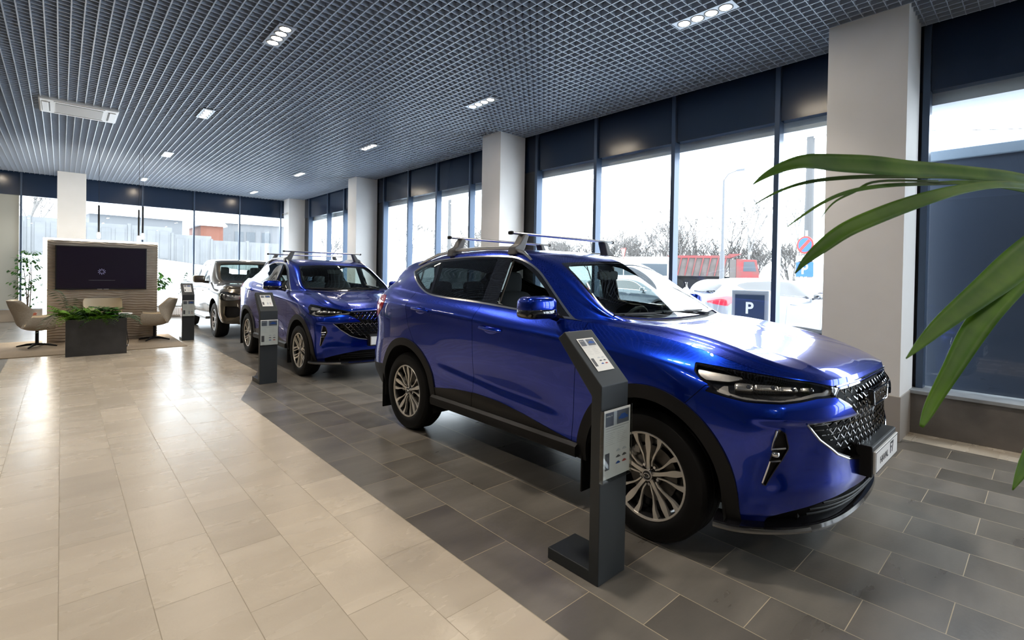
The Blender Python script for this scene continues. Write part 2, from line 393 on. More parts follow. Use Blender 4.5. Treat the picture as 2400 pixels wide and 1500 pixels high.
def shell(A, U, B, step=.016, nv=14, creases=False):
    """half body: returns sheet A (attrs u,v,x,y,z) and sheet B"""
    fA = nat_spline(U, A); vk = np.arange(A.shape[1])
    def evalA(us, vs):
        G = fA(us); return cr_spline(vk, G.transpose(1, 0, 2))(vs).transpose(1, 0, 2)
    us = np.arange(U[0], U[-1]+1e-6, step); us[-1] = U[-1]
    sA = surf(evalA, us, np.linspace(0, A.shape[1]-1, (A.shape[1]-1)*nv+1))
    top = lambda u: fA(np.atleast_1d(u))[:, -1]
    U0, U1, cols = B['U0'], B['U1'], B['cols']
    g = [[top(U0+(U[0]-U0)*k/5)[0] for k in range(6)]]
    for u, r in cols: g.append([top(u)[0]]+[np.array(q, float) for q in r])
    g.append([top(U1+(U[-1]-U1)*k/5)[0] for k in range(6)])
    g = np.array(g); seam = [U0]+[c[0] for c in cols]+[U1]
    kn = [0.]
    for i in range(1, len(g)): kn.append(kn[-1]+max(.12, np.linalg.norm(g[i, 3]-g[i-1, 3])))
    fB = nat_spline(kn, g); sm = cr_spline(np.array(kn), np.array(seam), .8)
    def evalB(us, vs):
        G = fB(us); G[:, 0] = top(sm(us)); return cr_spline(np.arange(6), G.transpose(1, 0, 2))(vs).transpose(1, 0, 2)
    ub = np.linspace(0, kn[-1], int(kn[-1]/step)+1)
    sB = surf(evalB, ub, np.linspace(0, 5, 5*nv+1))
    for s in (sA, sB): s.A = np.concatenate([s.A, s.V], 1)
    # flatten normals at the centre line
    for s in (sA, sB):
        c = np.abs(s.V[:, 0]) < 1e-4; s.N[c, 0] = 0
    if sA.N[np.argmax(sA.V[:, 0])][0] < 0: sA.N *= -1; sA.T = sA.T[:, ::-1]
    if sB.N[np.argmax(sB.V[:, 2])][2] < 0: sB.N *= -1; sB.T = sB.T[:, ::-1]
    if creases:
        sA.V = sA.V+sA.N*sculpt(sA.A[:, 0], sA.A[:, 4])[:, None]; renormal(sA)
        r = .007*np.exp(-np.abs(sB.A[:, 1]-2.05)/.22)*_ss(kn[4], kn[3], sB.A[:, 0])*_ss(0, .5, sB.A[:, 0])
        xr = .47-.10*(sB.A[:, 3]+.7); r += .006*np.exp(-np.abs(sB.A[:, 2]-xr)/.025)*_ss(kn[4], kn[2], sB.A[:, 0])*_ss(0, .3, sB.A[:, 0])*_ss(.0, .1, sB.A[:, 0])
        sB.V = sB.V+sB.N*r[:, None]; renormal(sB)
    return sA, sB, kn, fA, fB
def arch(s, y0, z0, r, xmin=.4):
    y, z = s.A[:, 3], s.A[:, 4]
    d = np.hypot(y-y0, np.maximum(z-z0, 0))-r
    return np.where(s.A[:, 2] > xmin, d, 1.)
def col_(s, i): return s.A[:, i]
def blob(mb, c, r, e=.45, n=16, m=10, rot=None):
    """superellipsoid (soft box)"""
    V = []; F = []
    sp = lambda a, p: math.copysign(abs(a)**p, a)
    for i in range(m+1):
        t = -math.pi/2+math.pi*i/m
        for k in range(n):
            p = 2*math.pi*k/n
            v = Vector((r[0]*sp(math.cos(t), e)*sp(math.cos(p), e), r[1]*sp(math.cos(t), e)*sp(math.sin(p), e), r[2]*sp(math.sin(t), e)))
            if rot is not None: v = rot @ v
            V.append(tuple(v+Vector(c)))
    for i in range(m):
        for k in range(n): F.append((i*n+k, i*n+(k+1) % n, (i+1)*n+(k+1) % n, (i+1)*n+k))
    return mb.add(V, F)

def wheel(parent, x, y, side, style='multi', R=.365, rimr=.247, rimm=None, lod=0, W=.225):
    """side=+1: outer face toward +x"""
    rimm = rimm or RIM
    w = empty('wheel', (x, y, R)); w.parent = parent; w.rotation_euler = (0, 0, 0 if side > 0 else math.pi)
    # outer face plane at local x=+0 ; body goes to -x
    k = R/.365
    prof = [(rimr, -.012), (rimr+.012, -.002), (rimr+.035, .004), (R-.05, .002), (R-.022, -.006), (R-.008, -.022), (R, -.045), (R, -.085), (R-.007, -.088), (R-.007, -.094), (R, -.097), (R, -W+.085), (R-.007, -W+.082), (R-.007, -W+.076), (R, -W+.073),
            (R, -W+.045), (R-.02, -W+.01), (R-.07, -W), (rimr, -W+.01), (rimr-.004, -W+.02)]
    n = 24 if lod else 64
    MB().lathe(prof, axis='x', n=n).build('tyre', RUBBER, w, True, auto=.5)
    b = MB(); b.lathe([(rimr+.002, -.010), (rimr-.010, -.012), (rimr-.016, -.03), (rimr-.022, -.08), (rimr-.03, -W+.03), (rimr, -W+.02)], axis='x', n=n)
    b.lathe([(.02, -.10), (rimr-.03, -.115)], axis='x', n=n)
    b.build('rim_barrel', RIMD, w, True, auto=.5)
    if lod:
        f = MB()
        for i in range(5):
            a = math.radians(72*i+90)
            f.prism([(q*math.cos(a)-t*math.sin(a), q*math.sin(a)+t*math.cos(a)) for q, t in ((.02, -.03), (rimr-.01, -.045), (rimr-.01, .045), (.02, .03))], 0, -.04, -.02)
        f.lathe([(rimr, -.012), (rimr-.018, -.01), (rimr-.02, -.03)], axis='x', n=n)
        f.build('rim', rimm, w); return w
    f = MB(); kk = rimr/.247
    def spoke(a0, pts, x0=-.018, x1=-.05, bow=.012):
        """pts: (r, angle_deg offset, half width)"""
        C = []
        for r, da, hw in pts:
            t = math.radians(a0+da); c = (r*kk*math.cos(t), r*kk*math.sin(t)); C.append((c, hw*kk, r))
        V = []; n_ = len(C)
        for i, (c, hw, r) in enumerate(C):
            p = C[max(i-1, 0)][0]; q = C[min(i+1, n_-1)][0]; d = Vector((q[0]-p[0], q[1]-p[1])).normalized(); nx, ny = -d[1], d[0]
            dx = -bow*math.sin(min(1, r/.23)*math.pi)*1.2-(.012 if r < .07 else 0)
            V += [(x0+dx, c[0]+nx*hw, c[1]+ny*hw), (x0+dx, c[0]-nx*hw, c[1]-ny*hw), (x1, c[0]+nx*hw*.8, c[1]+ny*hw*.8), (x1, c[0]-nx*hw*.8, c[1]-ny*hw*.8)]
        F = []
        for i in range(n_-1):
            a = i*4; b_ = a+4; F += [(a, a+1, b_+1, b_), (a+1, a+3, b_+3, b_+1), (a+2, a, b_, b_+2)]
        f.add(V, F); side_.extend([]) 
    side_ = []
    if style == 'multi':
        for g in range(5):
            a = 90+72*g
            spoke(a, [(.03, 0, .011), (.08, 0, .010), (.12, 0, .011), (.16, 0, .017), (.19, 0, .018), (.236, 0, .012)])
            for s in (1, -1):
                spoke(a, [(.055, s*22, .004), (.085, s*17.5, .004), (.115, s*17.5, .0045), (.155, s*20, .0055), (.19, s*21.5, .009), (.236, s*20, .016)])
    elif style == 'y':
        for g in range(5):
            a = 90+72*g
            spoke(a, [(.03, 0, .016), (.07, 0, .015), (.11, 0, .016), (.13, 0, .018)])
            for s in (1, -1):
                spoke(a, [(.12, s*3, .010), (.16, s*9, .010), (.20, s*15, .012), (.238, s*17, .018)])
                spoke(a, [(.07, s*12, .005), (.12, s*20, .005), (.18, s*25, .007), (.238, s*27, .010)])
    else:
        for g in range(6):
            a = 90+60*g
            for s in (1, -1): spoke(a, [(.04, s*14, .012), (.10, s*10, .012), (.17, s*8, .014), (.238, s*11, .018)])
    f.lathe([(rimr+.002, -.012), (rimr-.003, -.008), (rimr-.012, -.010), (rimr-.014, -.03)], axis='x', n=n)
    f.build('rim_face', rimm, w, True, auto=.5)
    c = MB(); c.cyl((-.055, 0, 0), (-.022, 0, 0), .036, .033, 28); c.build('hub_cap', CHROME, w, True, auto=.5)
    c = MB(); c.cyl((-.0225, 0, 0), (-.0195, 0, 0), .026, .025, 24); c.build('hub_emblem_plate', GLOSSBLK, w, True, auto=.5)
    ring = [(-.0190, .018*math.cos(t*math.pi/8), .011*math.sin(t*math.pi/8)) for t in range(16)]
    MB().tube(ring, .002, 6, True).build('hub_emblem', CHROMEP, w, True)
    nb = 5 if style != 'truck' else 6
    for g in range(nb):
        t = math.radians(90+360/nb*(g+.5)); y0, z0 = .057*math.cos(t), .057*math.sin(t)
        q = MB(); q.cyl((-.075, y0, z0), (-.045, y0, z0), .0105, .009, 6); q.build('lug_nut', CHROME, w)
    q = MB(); q.cyl((-.105, 0, 0), (-.085, 0, 0), .155, .155, 40); q.cyl((-.09, 0, 0), (-.06, 0, 0), .075, .07, 30); q.build('brake_disc', mat('brake_steel', (.12, .115, .11), .4, 1.0), w, True, auto=.5)
    q = MB()
    for i in range(6):
        t = math.radians(-28+11*i+(25 if style == 'multi' else 60)); blob(q, (-.085, .150*math.cos(t)*(-1 if side > 0 else 1)*-1, .150*math.sin(t)), (.028, .022, .026), .5, 10, 6)
    q.build('brake_caliper', mat('cast_caliper', (.36, .35, .33), .45, .8), w, True)
    return w

def sweep(fp, us, prof, name, m, parent, mirror=True):
    """prof: (out, dz) closed section swept along points fp(u)->(pos, outward normal)"""
    V = []; F = []; n = len(prof)
    pts = [fp(u) for u in us]
    for p, nn in pts:
        for o, dz in prof: V.append((p[0]+nn[0]*o, p[1]+nn[1]*o, p[2]+dz))
    for i in range(len(us)-1):
        for k in range(n): F.append((i*n+k, i*n+(k+1) % n, (i+1)*n+(k+1) % n, (i+1)*n+k))
    F += [tuple(range(n))[::-1], tuple(range((len(us)-1)*n, len(us)*n))]
    objs = []
    for s in ((1, -1) if mirror else (1,)):
        objs.append(MB().add([(s*x, y, z) for x, y, z in V], F).build(name, m, parent, True, auto=.6))
    return objs

SATB = mat('satin_black', (.006, .006, .007), .3, 0, .3)
HEAD = [(-.262,1.035),(-.275,.995),(-.33,.957),(-.395,.936),(-.36,.908),(-.49,.893),(-.62,.883),(-.80,.882),(-.88,.893),(-.97,.911),(-1.07,.912),(-1.125,.952),(-.96,.982),(-.74,1.003),(-.47,1.023)]
GRILLE = [(-1.75,.968),(-1.45,.965),(-1.28,.958),(-1.115,.950),(-1.065,.914),(-1.15,.866),(-1.225,.812),(-1.06,.808),(-.905,.798),(-.99,.710),(-1.10,.630),(-1.2,.592),(-1.3,.575),(-1.75,.56)]
FOG = [(-.785,.775),(-.82,.752),(-.845,.675),(-.812,.605),(-.756,.482),(-.728,.492),(-.752,.59),(-.768,.69)]
INTAKE = [(-.80,.318),(-.90,.352),(-1.05,.392),(-1.24,.425),(-1.75,.430),(-1.75,.15),(-.80,.15)]
CLAD = [(.40,.40),(.72,.445),(1.0,.49),(1.3,.525),(1.6,.535),(1.9,.52),(2.28,.47),(2.3,.1),(.3,.1)]
REARCLAD = [(3.14,.56),(3.4,.54),(3.7,.60),(4.9,.60),(4.9,.1),(3.0,.1)]
FDOOR = [(.565,.36),(.55,.60),(.54,.85),(.50,1.4),(1.60,1.4),(1.625,1.15),(1.63,.85),(1.645,.36)]
RDOOR = [(1.645,.36),(1.63,.85),(1.625,1.15),(1.60,1.4),(2.66,1.4),(2.66,1.16),(2.60,1.0),(2.50,.86),(2.36,.70),(2.27,.56),(2.22,.36)]
TAIL = [(3.22,1.262),(3.15,1.205),(3.20,1.12),(3.34,1.03),(3.6,1.05),(4.0,1.10),(4.0,1.20),(3.6,1.235),(3.4,1.262)]
DLO = [(.56,1.190),(1.14,1.222),(1.68,1.255),(2.13,1.272),(2.42,1.295),(2.62,1.35),(2.80,1.425),(2.965,1.508),(2.87,1.565),(2.70,1.605),(2.49,1.628),(2.0,1.648),(1.51,1.645),(1.29,1.612),(1.08,1.525),(.86,1.365),(.66,1.215)]
DLO_S = smooth_poly([(.56,1.190,0),(1.14,1.222),(1.68,1.255),(2.13,1.272),(2.42,1.295),(2.62,1.35),(2.80,1.425),(2.965,1.508,0),(2.87,1.565),(2.70,1.605),(2.49,1.628),(2.0,1.648),(1.51,1.645),(1.29,1.612),(1.08,1.525),(.86,1.365),(.66,1.215)], 4)

def car(root, paint, coupe=False, lod=0, wheel_style='multi', rack=True, plate=True, windows_open=True, privacy=True):
    A0, B0 = (coupe_variant(SUV_A, SUV_B) if coupe else (SUV_A, SUV_B))
    step, nv = ((.016, 14) if lod == 0 else (.022, 10) if lod == 1 else (.045, 5))
    A, B, kn, fA, fB = shell(A0, SUV_U, B0, step, nv, lod < 2)
    sc = 1.0
    # (U,z) -> point and outward normal on the flank/front
    vv = np.linspace(0, 5, 81)
    def at(U, z, out=0.):
        def raw(U_, z_):
            c = cr_spline(np.arange(6), fA(np.array([U_])).transpose(1, 0, 2))(vv)[:, 0]; i = np.argsort(c[:, 2])
            return np.array([np.interp(z_, c[i, 2], c[i, k]) for k in range(3)])
        p = raw(U, z); du = raw(U+.01, z)-raw(U-.01, z); dz = raw(U, z+.01)-raw(U, z-.01); nn = np.cross(du, dz)
        nn /= np.linalg.norm(nn)
        if nn[0]*p[0]+nn[1]*(p[1]-1.4) < 0: nn = -nn
        return p+nn*(out+(float(sculpt(U, z)) if lod < 2 else 0.)), nn
    def band(s, poly_f, w=.0022):
        i, r = s.split(poly_f(s)+w); b, r = r.split(poly_f(r)-w); return i, b, r
    pz = lambda poly: (lambda s: sdf(poly, s.A[:, 0], s.A[:, 4]))
    yz = lambda poly: (lambda s: sdf(poly, s.A[:, 3], s.A[:, 4]))
    gaps = []
    hubs = (0.0, 2.665)
    # arches
    clad = []
    for k, h in enumerate(hubs):
        hole, A = A.split(arch(A, h, .37, .435)); ring, A = A.split(arch(A, h, .37, .512 if k == 0 else .505)); clad.append(ring)
    if lod == 0 or lod == 1:
        head, b, A = band(A, pz(HEAD)); gaps.append(b)
        fog, A = A.split(pz(FOG)(A))
    else: head, A = A.split(pz(HEAD)(A)); fog = None
    gr, A = A.split(pz(GRILLE)(A)); ik, A = A.split(pz(INTAKE)(A))
    tl, A = A.split(pz(TAIL)(A))
    cl, A = A.split(pz(CLAD)(A)); rc, A = A.split(pz(REARCLAD)(A))
    fd, b1, A = band(A, pz(FDOOR)); rd, b2, A = band(A, pz(RDOOR))
    dl1, b3, cl = band(cl, pz(FDOOR)); dl2, b4, cl = band(cl, pz(RDOOR)); gaps += [b1, b2, b3, b4]
    # bumper/fender seam
    FB = [(-.36, .935), (-.245, .83), (-.22, .80), (-.22, 0), (-2, 0), (-2, .935)]
    bump, b, A = band(A, pz(FB)); gaps.append(b)
    # upper body
    low, Bh = B.split(B.A[:, 0]-(kn[4]-.055))       # hood
    hood, hb = low.split(.030-low.A[:, 1]*1.0) if False else low.split(np.maximum(.05-low.A[:, 1], -1.0))
    gaps.append(hb)
    cowl, Bh = Bh.split(np.maximum(Bh.A[:, 0]-(kn[4]+.02), 3.0-Bh.A[:, 1]))
    # windscreen in sheet coordinates
    wu = lambda s: sdf([(kn[4]+.02, 2.98), (kn[6]-.045, 3.03), (kn[6]-.03, 9), (kn[4]+.02, 9)], s.A[:, 0], s.A[:, 1])
    wsf, Bh = Bh.split(wu(Bh))
    ws2 = lambda s: sdf([(kn[4]+.055, 3.10), (kn[4]+.11, 3.06), (kn[6]-.13, 3.10), (kn[6]-.095, 3.22), (kn[6]-.075, 4), (kn[6]-.075, 9), (kn[4]+.055, 9)], s.A[:, 0], s.A[:, 1])
    ws, frit = wsf.split(ws2(wsf))
    rg = lambda s: sdf([(kn[12]+.03, 2.3), (kn[13]+.24, 1.6), (kn[13]+.24, 9), (kn[12]+.03, 9)], s.A[:, 0], s.A[:, 1])
    rear_gl, Bh = Bh.split(rg(Bh))
    DL = DLO_S
    if coupe: DL = [(y, z-(.0 if y < 1.9 else (y-1.9)*.11*(z-1.25)/.38)) for y, z in DLO_S]
    def fdlo(s, o=0.):
        return np.where((s.A[:, 1] < 2.7) & (s.A[:, 0] > kn[3]), sdf(DL, s.A[:, 3], s.A[:, 4])+o, .5)
    dlo, Bh = Bh.split(fdlo(Bh)); inner, chrome = dlo.split(fdlo(dlo, .013))
    fg = [(.90,1.235),(1.44,1.262),(1.425,1.612),(1.31,1.588),(1.12,1.503),(.93,1.37),(.90,1.345)]
    rgp = [(1.625,1.275),(2.13,1.292),(2.38,1.312),(2.46,1.600),(2.0,1.622),(1.60,1.622)]
    qg = [(2.42,1.330),(2.60,1.372),(2.78,1.447),(2.90,1.508),(2.85,1.542),(2.70,1.578),(2.51,1.600)]
    if coupe:
        adj = lambda L: [(y, z-(.0 if y < 1.9 else (y-1.9)*.11*(z-1.25)/.38)) for y, z in L]; rgp, qg = adj(rgp), adj(qg)
    Bh0 = inner.V.copy()
    fgl, inner = inner.split(yz(fg)(inner)); rgl, inner = inner.split(yz(rgp)(inner)); qgl, inner = inner.split(yz(qg)(inner))

    def both(sheet, name, m, thick=0., out=0., par=None, label=None):
        r = []
        for s in (sheet, sheet.mirror()):
            o = s.build(name, m, par or root, thick, out)
            if o and label: o['label'] = label
            r.append(o)
        return r
    def whole(sheet, name, m, thick=0., out=0.): return sheet.join(sheet.mirror()).build(name, m, root, thick, out)
    whole(A.join(Bh), 'body_shell', paint, .012)
    whole(bump, 'front_bumper', paint, .012)
    whole(hood, 'hood', paint, .015)
    both(fd, 'front_door', paint, .012); both(rd, 'rear_door', paint, .012)
    for q in gaps: both(q.offset(-.006), 'panel_gap_seal', GAP)
    both(clad[0], 'wheel_arch_trim', BLACKP, .02, .010); both(clad[1], 'wheel_arch_trim', BLACKP, .02, .010)
    both(cl, 'sill_cladding', BLACKP, .012, .004)
    both(dl1, 'door_cladding', SATB, .012, .005); both(dl2, 'door_cladding', SATB, .012, .005)
    whole(rc, 'rear_bumper_cladding', BLACKP, .012, .003)
    tlo = both(tl, 'tail_lamp', RED, .02, .004)
    whole(cowl, 'cowl_panel', BLACKP, .01, -.008)
    whole(ws, 'windscreen', CLRG if lod < 2 else GLOSSBLK); whole(frit, 'windscreen_border', GLOSSBLK, .004, .0005)
    whole(rear_gl, 'rear_window', DARKG if lod < 2 else GLOSSBLK)
    both(chrome, 'window_chrome_trim', CHROME, .012, .004)
    both(inner, 'window_frame', GLOSSBLK, .012)
    if lod < 2:
        for s in (1, -1):
            P3 = []
            for y, z in smooth_poly(fg, 3):
                i_ = np.argmin((Bh0[:, 1]-y)**2+(Bh0[:, 2]-z)**2); P3.append((s*(Bh0[i_, 0]-.022), y, z))
            MB().tube(P3, .007, 6, True).build('door_seal', mat('pale_door_seal', (.30, .30, .29), .6), root, True)
    if not windows_open: both(fgl, 'front_side_window', CLRG if lod < 2 else GLOSSBLK)
    both(rgl, 'rear_side_window', (DARKG if privacy else CLRG) if lod < 2 else GLOSSBLK); both(qgl, 'quarter_window', (DARKG if privacy else CLRG) if lod < 2 else GLOSSBLK)
    # front lamps
    LB = mat('lamp_housing_black', (.04, .04, .042), .2, .4, .5, .3); LS = mat('lamp_reflector', (.62, .60, .56), .22, .9); LG = mat('lamp_light_guide', (.45, .43, .40), .25, .5)
    for s in (1, -1):
        hl = empty('headlight'); hl.parent = root
        sd = head if s > 0 else head.mirror()
        sd.build('lamp_lens', LENS, hl, 0, .001)
        sd.offset(-.055).build('lamp_housing', LB if lod < 2 else LS, hl)
        if lod == 2: continue
        rim_in, rim_ = head.split(pz(HEAD)(head)+.009)
        (rim_ if s > 0 else rim_.mirror()).build('lamp_bezel', GLOSSBLK, hl, .05, 0)
        up_, _ = head.split(pz([(-.285,1.018),(-.30,.988),(-.35,.968),(-.50,.972),(-.585,.988),(-.60,.996)])(head))
        (up_ if s > 0 else up_.mirror()).build('turn_signal', LS, hl, .01, -.022)
        lg, _ = head.split(pz([(-.42,.915),(-.49,.906),(-.62,.896),(-.80,.894),(-.88,.905),(-.98,.923),(-1.07,.925),(-1.10,.947),(-1.06,.952),(-1.03,.938),(-.98,.937),(-.88,.919),(-.80,.907),(-.62,.908),(-.50,.917),(-.50,.95),(-.47,.95)])(head))
        (lg if s > 0 else lg.mirror()).build('daytime_light_guide', LG, hl, .012, -.020)
        for (u, z, w, h) in ((-.60,.955,.045,.022),(-.735,.958,.06,.017),(-.845,.955,.045,.014),(-.94,.953,.035,.011)):
            p, nn = at(u, z, -.035); p = np.array([p[0]*s, p[1], p[2]]); nn = np.array([nn[0]*s, nn[1], nn[2]])
            q = MB(); zz = Vector((0, 0, 1)); N_ = Vector(nn).normalized(); T_ = zz.cross(N_).normalized(); Z_ = N_.cross(T_)
            R_ = Matrix((T_, N_, Z_)).transposed()
            blob(q, p, (w, .022, h), .4, 20, 8, R_)
            mo = q.build('lamp_module', LS, hl, True)
            q = MB(); c = Vector(p)+N_*.016-T_*(w*.45*s)
            q.lathe([(.001, .012), (.008, .010), (.013, .003), (.014, -.004)], n=20); q.V = [tuple(R_ @ Vector((v[0], v[2], v[1]))+c) for v in q.V]
            q.build('projector_lens', mat('projector_glass', (.04, .045, .06), .03, 0, .8, 1.0), mo, True)
    # grille
    grl = empty('grille'); grl.parent = root
    gb = gr.join(gr.mirror()); gb.offset(-.05).build('grille_backing', mat('grille_black', (.003, .003, .003), .6, 0, .15), grl)
    gi, ge = gr.split(pz(GRILLE)(gr)+.008)
    ge.join(ge.mirror()).build('grille_surround', GLOSSBLK, grl, .05, .0)
    if lod < 2:
        q = MB(); dz = .037; dU = .062
        mesh_poly = [(-1.75,.962),(-1.28,.952),(-1.125,.944),(-1.075,.914),(-1.155,.860),(-1.15,.80),(-1.03,.79),(-1.09,.70),(-1.18,.62),(-1.3,.59),(-1.75,.57)]
        uc = -1.60; sgm = 5
        def inm(u, z): return sdf(mesh_poly, np.array([u]), np.array([z]))[0] < -.004
        k = 0; z = .56
        while z < .97:
            j = 0 if k % 2 == 0 else .5
            while j < 11:
                u = uc+j*dU
                if inm(u, z):
                    L = [(u-dU*.40, z+.014), (u-dU*.04, z-.012), (u+dU*.38, z+.011)]
                    P3 = []
                    for a_, b_ in L:
                        sg = 1
                        if a_ < uc: a_ = 2*uc-a_; sg = -1
                        p, nn = at(a_, b_, -.010); P3.append((p[0]*sg, p[1], p[2]))
                    for m_ in ((1, -1) if j > 0 else (1,)):
                        q.tube([(x*m_, y, zz) for x, y, zz in P3], .0040, 4)
                j += 1
            z += dz; k += 1
        q.build('grille_mesh', mat('grille_chrome', (.80, .82, .86), .10, 1.0), grl, True, auto=1.2)
        q = MB()
        for z in (.625, .655, .685, .715, .745, .775):
            for m_ in (1, -1):
                P3 = []
                for u in np.linspace(-1.5, -.93, 12):
                    if sdf(GRILLE, np.array([u]), np.array([z]))[0] < -.012: p, nn = at(u, z, -.032); P3.append((p[0]*m_, p[1], p[2]))
                if len(P3) > 2: q.tube(P3, .0035, 4)
        q.build('grille_bar', GLOSSBLK, grl, True, auto=1.2)
        # lower chrome edge, top lip
        for nm, L, mm, r_ in (('grille_chrome_edge', [(-.905,.798),(-.95,.752),(-.99,.708),(-1.05,.665),(-1.10,.628),(-1.2,.588),(-1.3,.571),(-1.42,.562),(-1.60,.558)], CHROMEP, .0055), ('hood_chrome_lip', [(-1.10,.958),(-1.2,.964),(-1.3,.968),(-1.45,.973),(-1.60,.975)], CHROMEP, .006)):
            for m_ in (1, -1):
                P3 = [at(u, z, .002)[0] for u, z in L]; MB().tube([(p[0]*m_, p[1], p[2]) for p in P3], r_, 8).build(nm, mm, grl, True)
        # badge
        p, nn = at(-1.60, .868, 0); by = p[1]+.012
        bd = MB(); pts = [(-.155, .035), (.155, .035), (.165, .028), (.148, -.036), (.138, -.042), (-.138, -.042), (-.148, -.036), (-.165, .028)]
        V = [(u, by+.03, .868+v*1.25) for u, v in pts]+[(u*.97, by-.022, .868+v*1.1) for u, v in pts]
        n_ = len(pts); bd.add(V, [tuple(range(n_)), tuple(range(n_, 2*n_))[::-1]]+[(i, n_+i, n_+(i+1) % n_, (i+1) % n_) for i in range(n_)])
        bo = bd.build('badge', GLOSSBLK, grl, bevel=.004)
        fr = [(u*.95, by-.024, .868+v*1.05) for u, v in pts]; MB().tube(fr, .0035, 6, True).build('badge_frame', CHROMEP, bo, True)
        text_obj('badge_lettering', 'HAVAL', .072, CHROMEP, bo, (0, by-.0235, .866), (math.pi/2, 0, 0), .003, sx=1.25, bold=.0015)
        # fog lamp pods
        for s in (1, -1):
            fp = empty('fog_lamp'); fp.parent = root; fs = fog if s > 0 else fog.mirror()
            fs.build('fog_recess', BLACKP, fp, .0, -.014)
            for L in ([(-.775,.765),(-.762,.70),(-.757,.672),(-.825,.678)], [(-.735,.50),(-.752,.575),(-.758,.612),(-.808,.618)]):
                MB().tube([tuple(np.array(at(u, z, .003)[0])*np.array([s, 1, 1])) for u, z in L], .005, 6).build('fog_trim', CHROME, fp, True)
            ed, _ = fog.split(-(pz(FOG)(fog)+.006)); ed, _ = fog.split(-(pz(FOG)(fog)+.005))
            (ed if s > 0 else ed.mirror()).build('fog_surround', GLOSSBLK, fp, .02, .001)
            p, nn = at(-.785, .645, -.008); q = MB(); blob(q, (p[0]*s, p[1], p[2]), (.022, .020, .014), .6, 14, 8)
            q.build('fog_reflector', CHROMEP, fp, True)
    it = ik.join(ik.mirror()); it.offset(-.03).build('lower_intake', mat('grille_black', (.004, .004, .005)), root)
    if lod < 2:
        for z in (.315, .345, .375):
            for m_ in (1, -1):
                P3 = [at(u, z, -.008)[0] for u in np.linspace(-1.60, -1.0, 10) if sdf(INTAKE, np.array([u]), np.array([z]))[0] < -.01]
                if len(P3) > 2: MB().tube([(p[0]*m_, p[1], p[2]) for p in P3], .006, 6).build('intake_slat', BLACKP, root, True)
    us = np.linspace(-1.60, -.44, 34)
    fpf = lambda u: at(u, .262, 0)
    sweep(fpf, us, [(-.05, -.035), (.040, -.032), (.052, -.014), (.046, .006), (.01, .022), (-.05, .030)], 'front_lip', GLOSSBLK, root)
    sweep(fpf, np.linspace(-1.02, -.44, 18), [(.040, -.028), (.053, -.025), (.058, -.012), (.054, -.002), (.044, -.002)], 'lip_trim_strip', mat('dark_satin_metal', (.28, .27, .26), .3, 1.0), root)
    sweep(lambda u: at(u, .39, 0), np.linspace(.50, 2.20, 20), [(-.06, -.055), (.030, -.055), (.040, -.035), (.038, .012), (.012, .030), (-.06, .030)], 'side_sill', BLACKP, root)
    # licence plate
    if plate:
        pl = empty('licence_plate'); pl.parent = root
        y0 = -.955
        MB().box((-.275, y0+.012, .475), (.275, y0+.115, .635)).build('plate_holder', BLACKP, pl, bevel=.008)
        MB().box((-.262, y0, .492), (.262, y0+.013, .608)).build('plate', WHITEP, pl, bevel=.003)
        MB().tube([(-.256, y0-.0005, .498), (.256, y0-.0005, .498), (.256, y0-.0005, .602), (-.256, y0-.0005, .602)], .0016, 4, True).build('plate_border', INK, pl)
        text_obj('plate_lettering', 'HAVAL', .052, INK, pl, (-.075, y0-.001, .545), (math.pi/2, 0, 0), .0005, sx=1.15)
        text_obj('plate_lettering', 'F7', .085, INK, pl, (.105, y0-.001, .556), (math.pi/2, 0, 0), .0005, sx=1.0, bold=.0015)
    # underside, wells, lining
    fl = MB(); fl.box((-.60, -.70, .23), (.60, 3.35, .34)); fl.box((-.80, .50, .30), (.80, 2.20, .42)); fl.box((-.56, -.66, .3), (.56, .28, .90)); fl.box((-.56, 2.3, .3), (.56, 3.4, .78))
    fl.build('underbody', mat('underbody_black', (.008, .008, .008), .8), root)
    for h in hubs:
        for s in (1, -1):
            prof = []; V = []; F = []; n_ = 24
            for i in range(n_+1):
                t = math.pi*i/n_; cy, cz = .45*math.cos(t), .45*math.sin(t)
                V += [(s*.56, h+cy, .37+cz), (s*.885, h+cy, .37+cz)]
            V += [(s*.56, h+.45, .24), (s*.885, h+.45, .24), (s*.56, h-.45, .24), (s*.885, h-.45, .24)]
            for i in range(n_): F.append((2*i, 2*i+1, 2*i+3, 2*i+2))
            e = 2*(n_+1); F += [(e, e+1, 1, 0), (e+2, e+3, e-1, e-2), tuple([e]+[2*i for i in range(n_+1)]+[e+2])]
            MB().add(V, F).build('wheel_arch_liner', mat('liner_black', (.006, .006, .006), .9), root)
    if lod < 2:
        lin = Bh.join(inner).join(A).join(fd).join(rd); keep = (lin.V[lin.T][:, :, 2].min(1) > .5) & (lin.V[lin.T][:, :, 1].min(1) > .25)
        lin, _ = lin.where(keep); lin = lin.offset(-.035); lin.T = lin.T[:, ::-1]; lin.N = -lin.N
        lin.join(lin.mirror()).build('interior_lining', mat('headliner_grey', (.10, .10, .105), .8), root)
        d = MB(); blob(d, (0, .62, 1.06), (.70, .30, .10), .35, 28, 10); d.box((-.68, .38, .5), (.68, .70, 1.04)); blob(d, (.37, .80, 1.11), (.17, .12, .06), .6, 16, 8)
        d.build('dashboard', TRIMI, root, True)
        d = MB(); blob(d, (0, 1.15, .72), (.10, .45, .14), .4); d.build('centre_console', TRIMI, root, True)
        sw = MB(); R_ = Matrix.Rotation(math.radians(-65), 3, 'X'); C_ = Vector((.37, .98, 1.06))
        sw.tube([tuple(C_+R_ @ Vector((.185*math.cos(t*math.pi/12), .185*math.sin(t*math.pi/12), 0))) for t in range(24)], .016, 8, True)
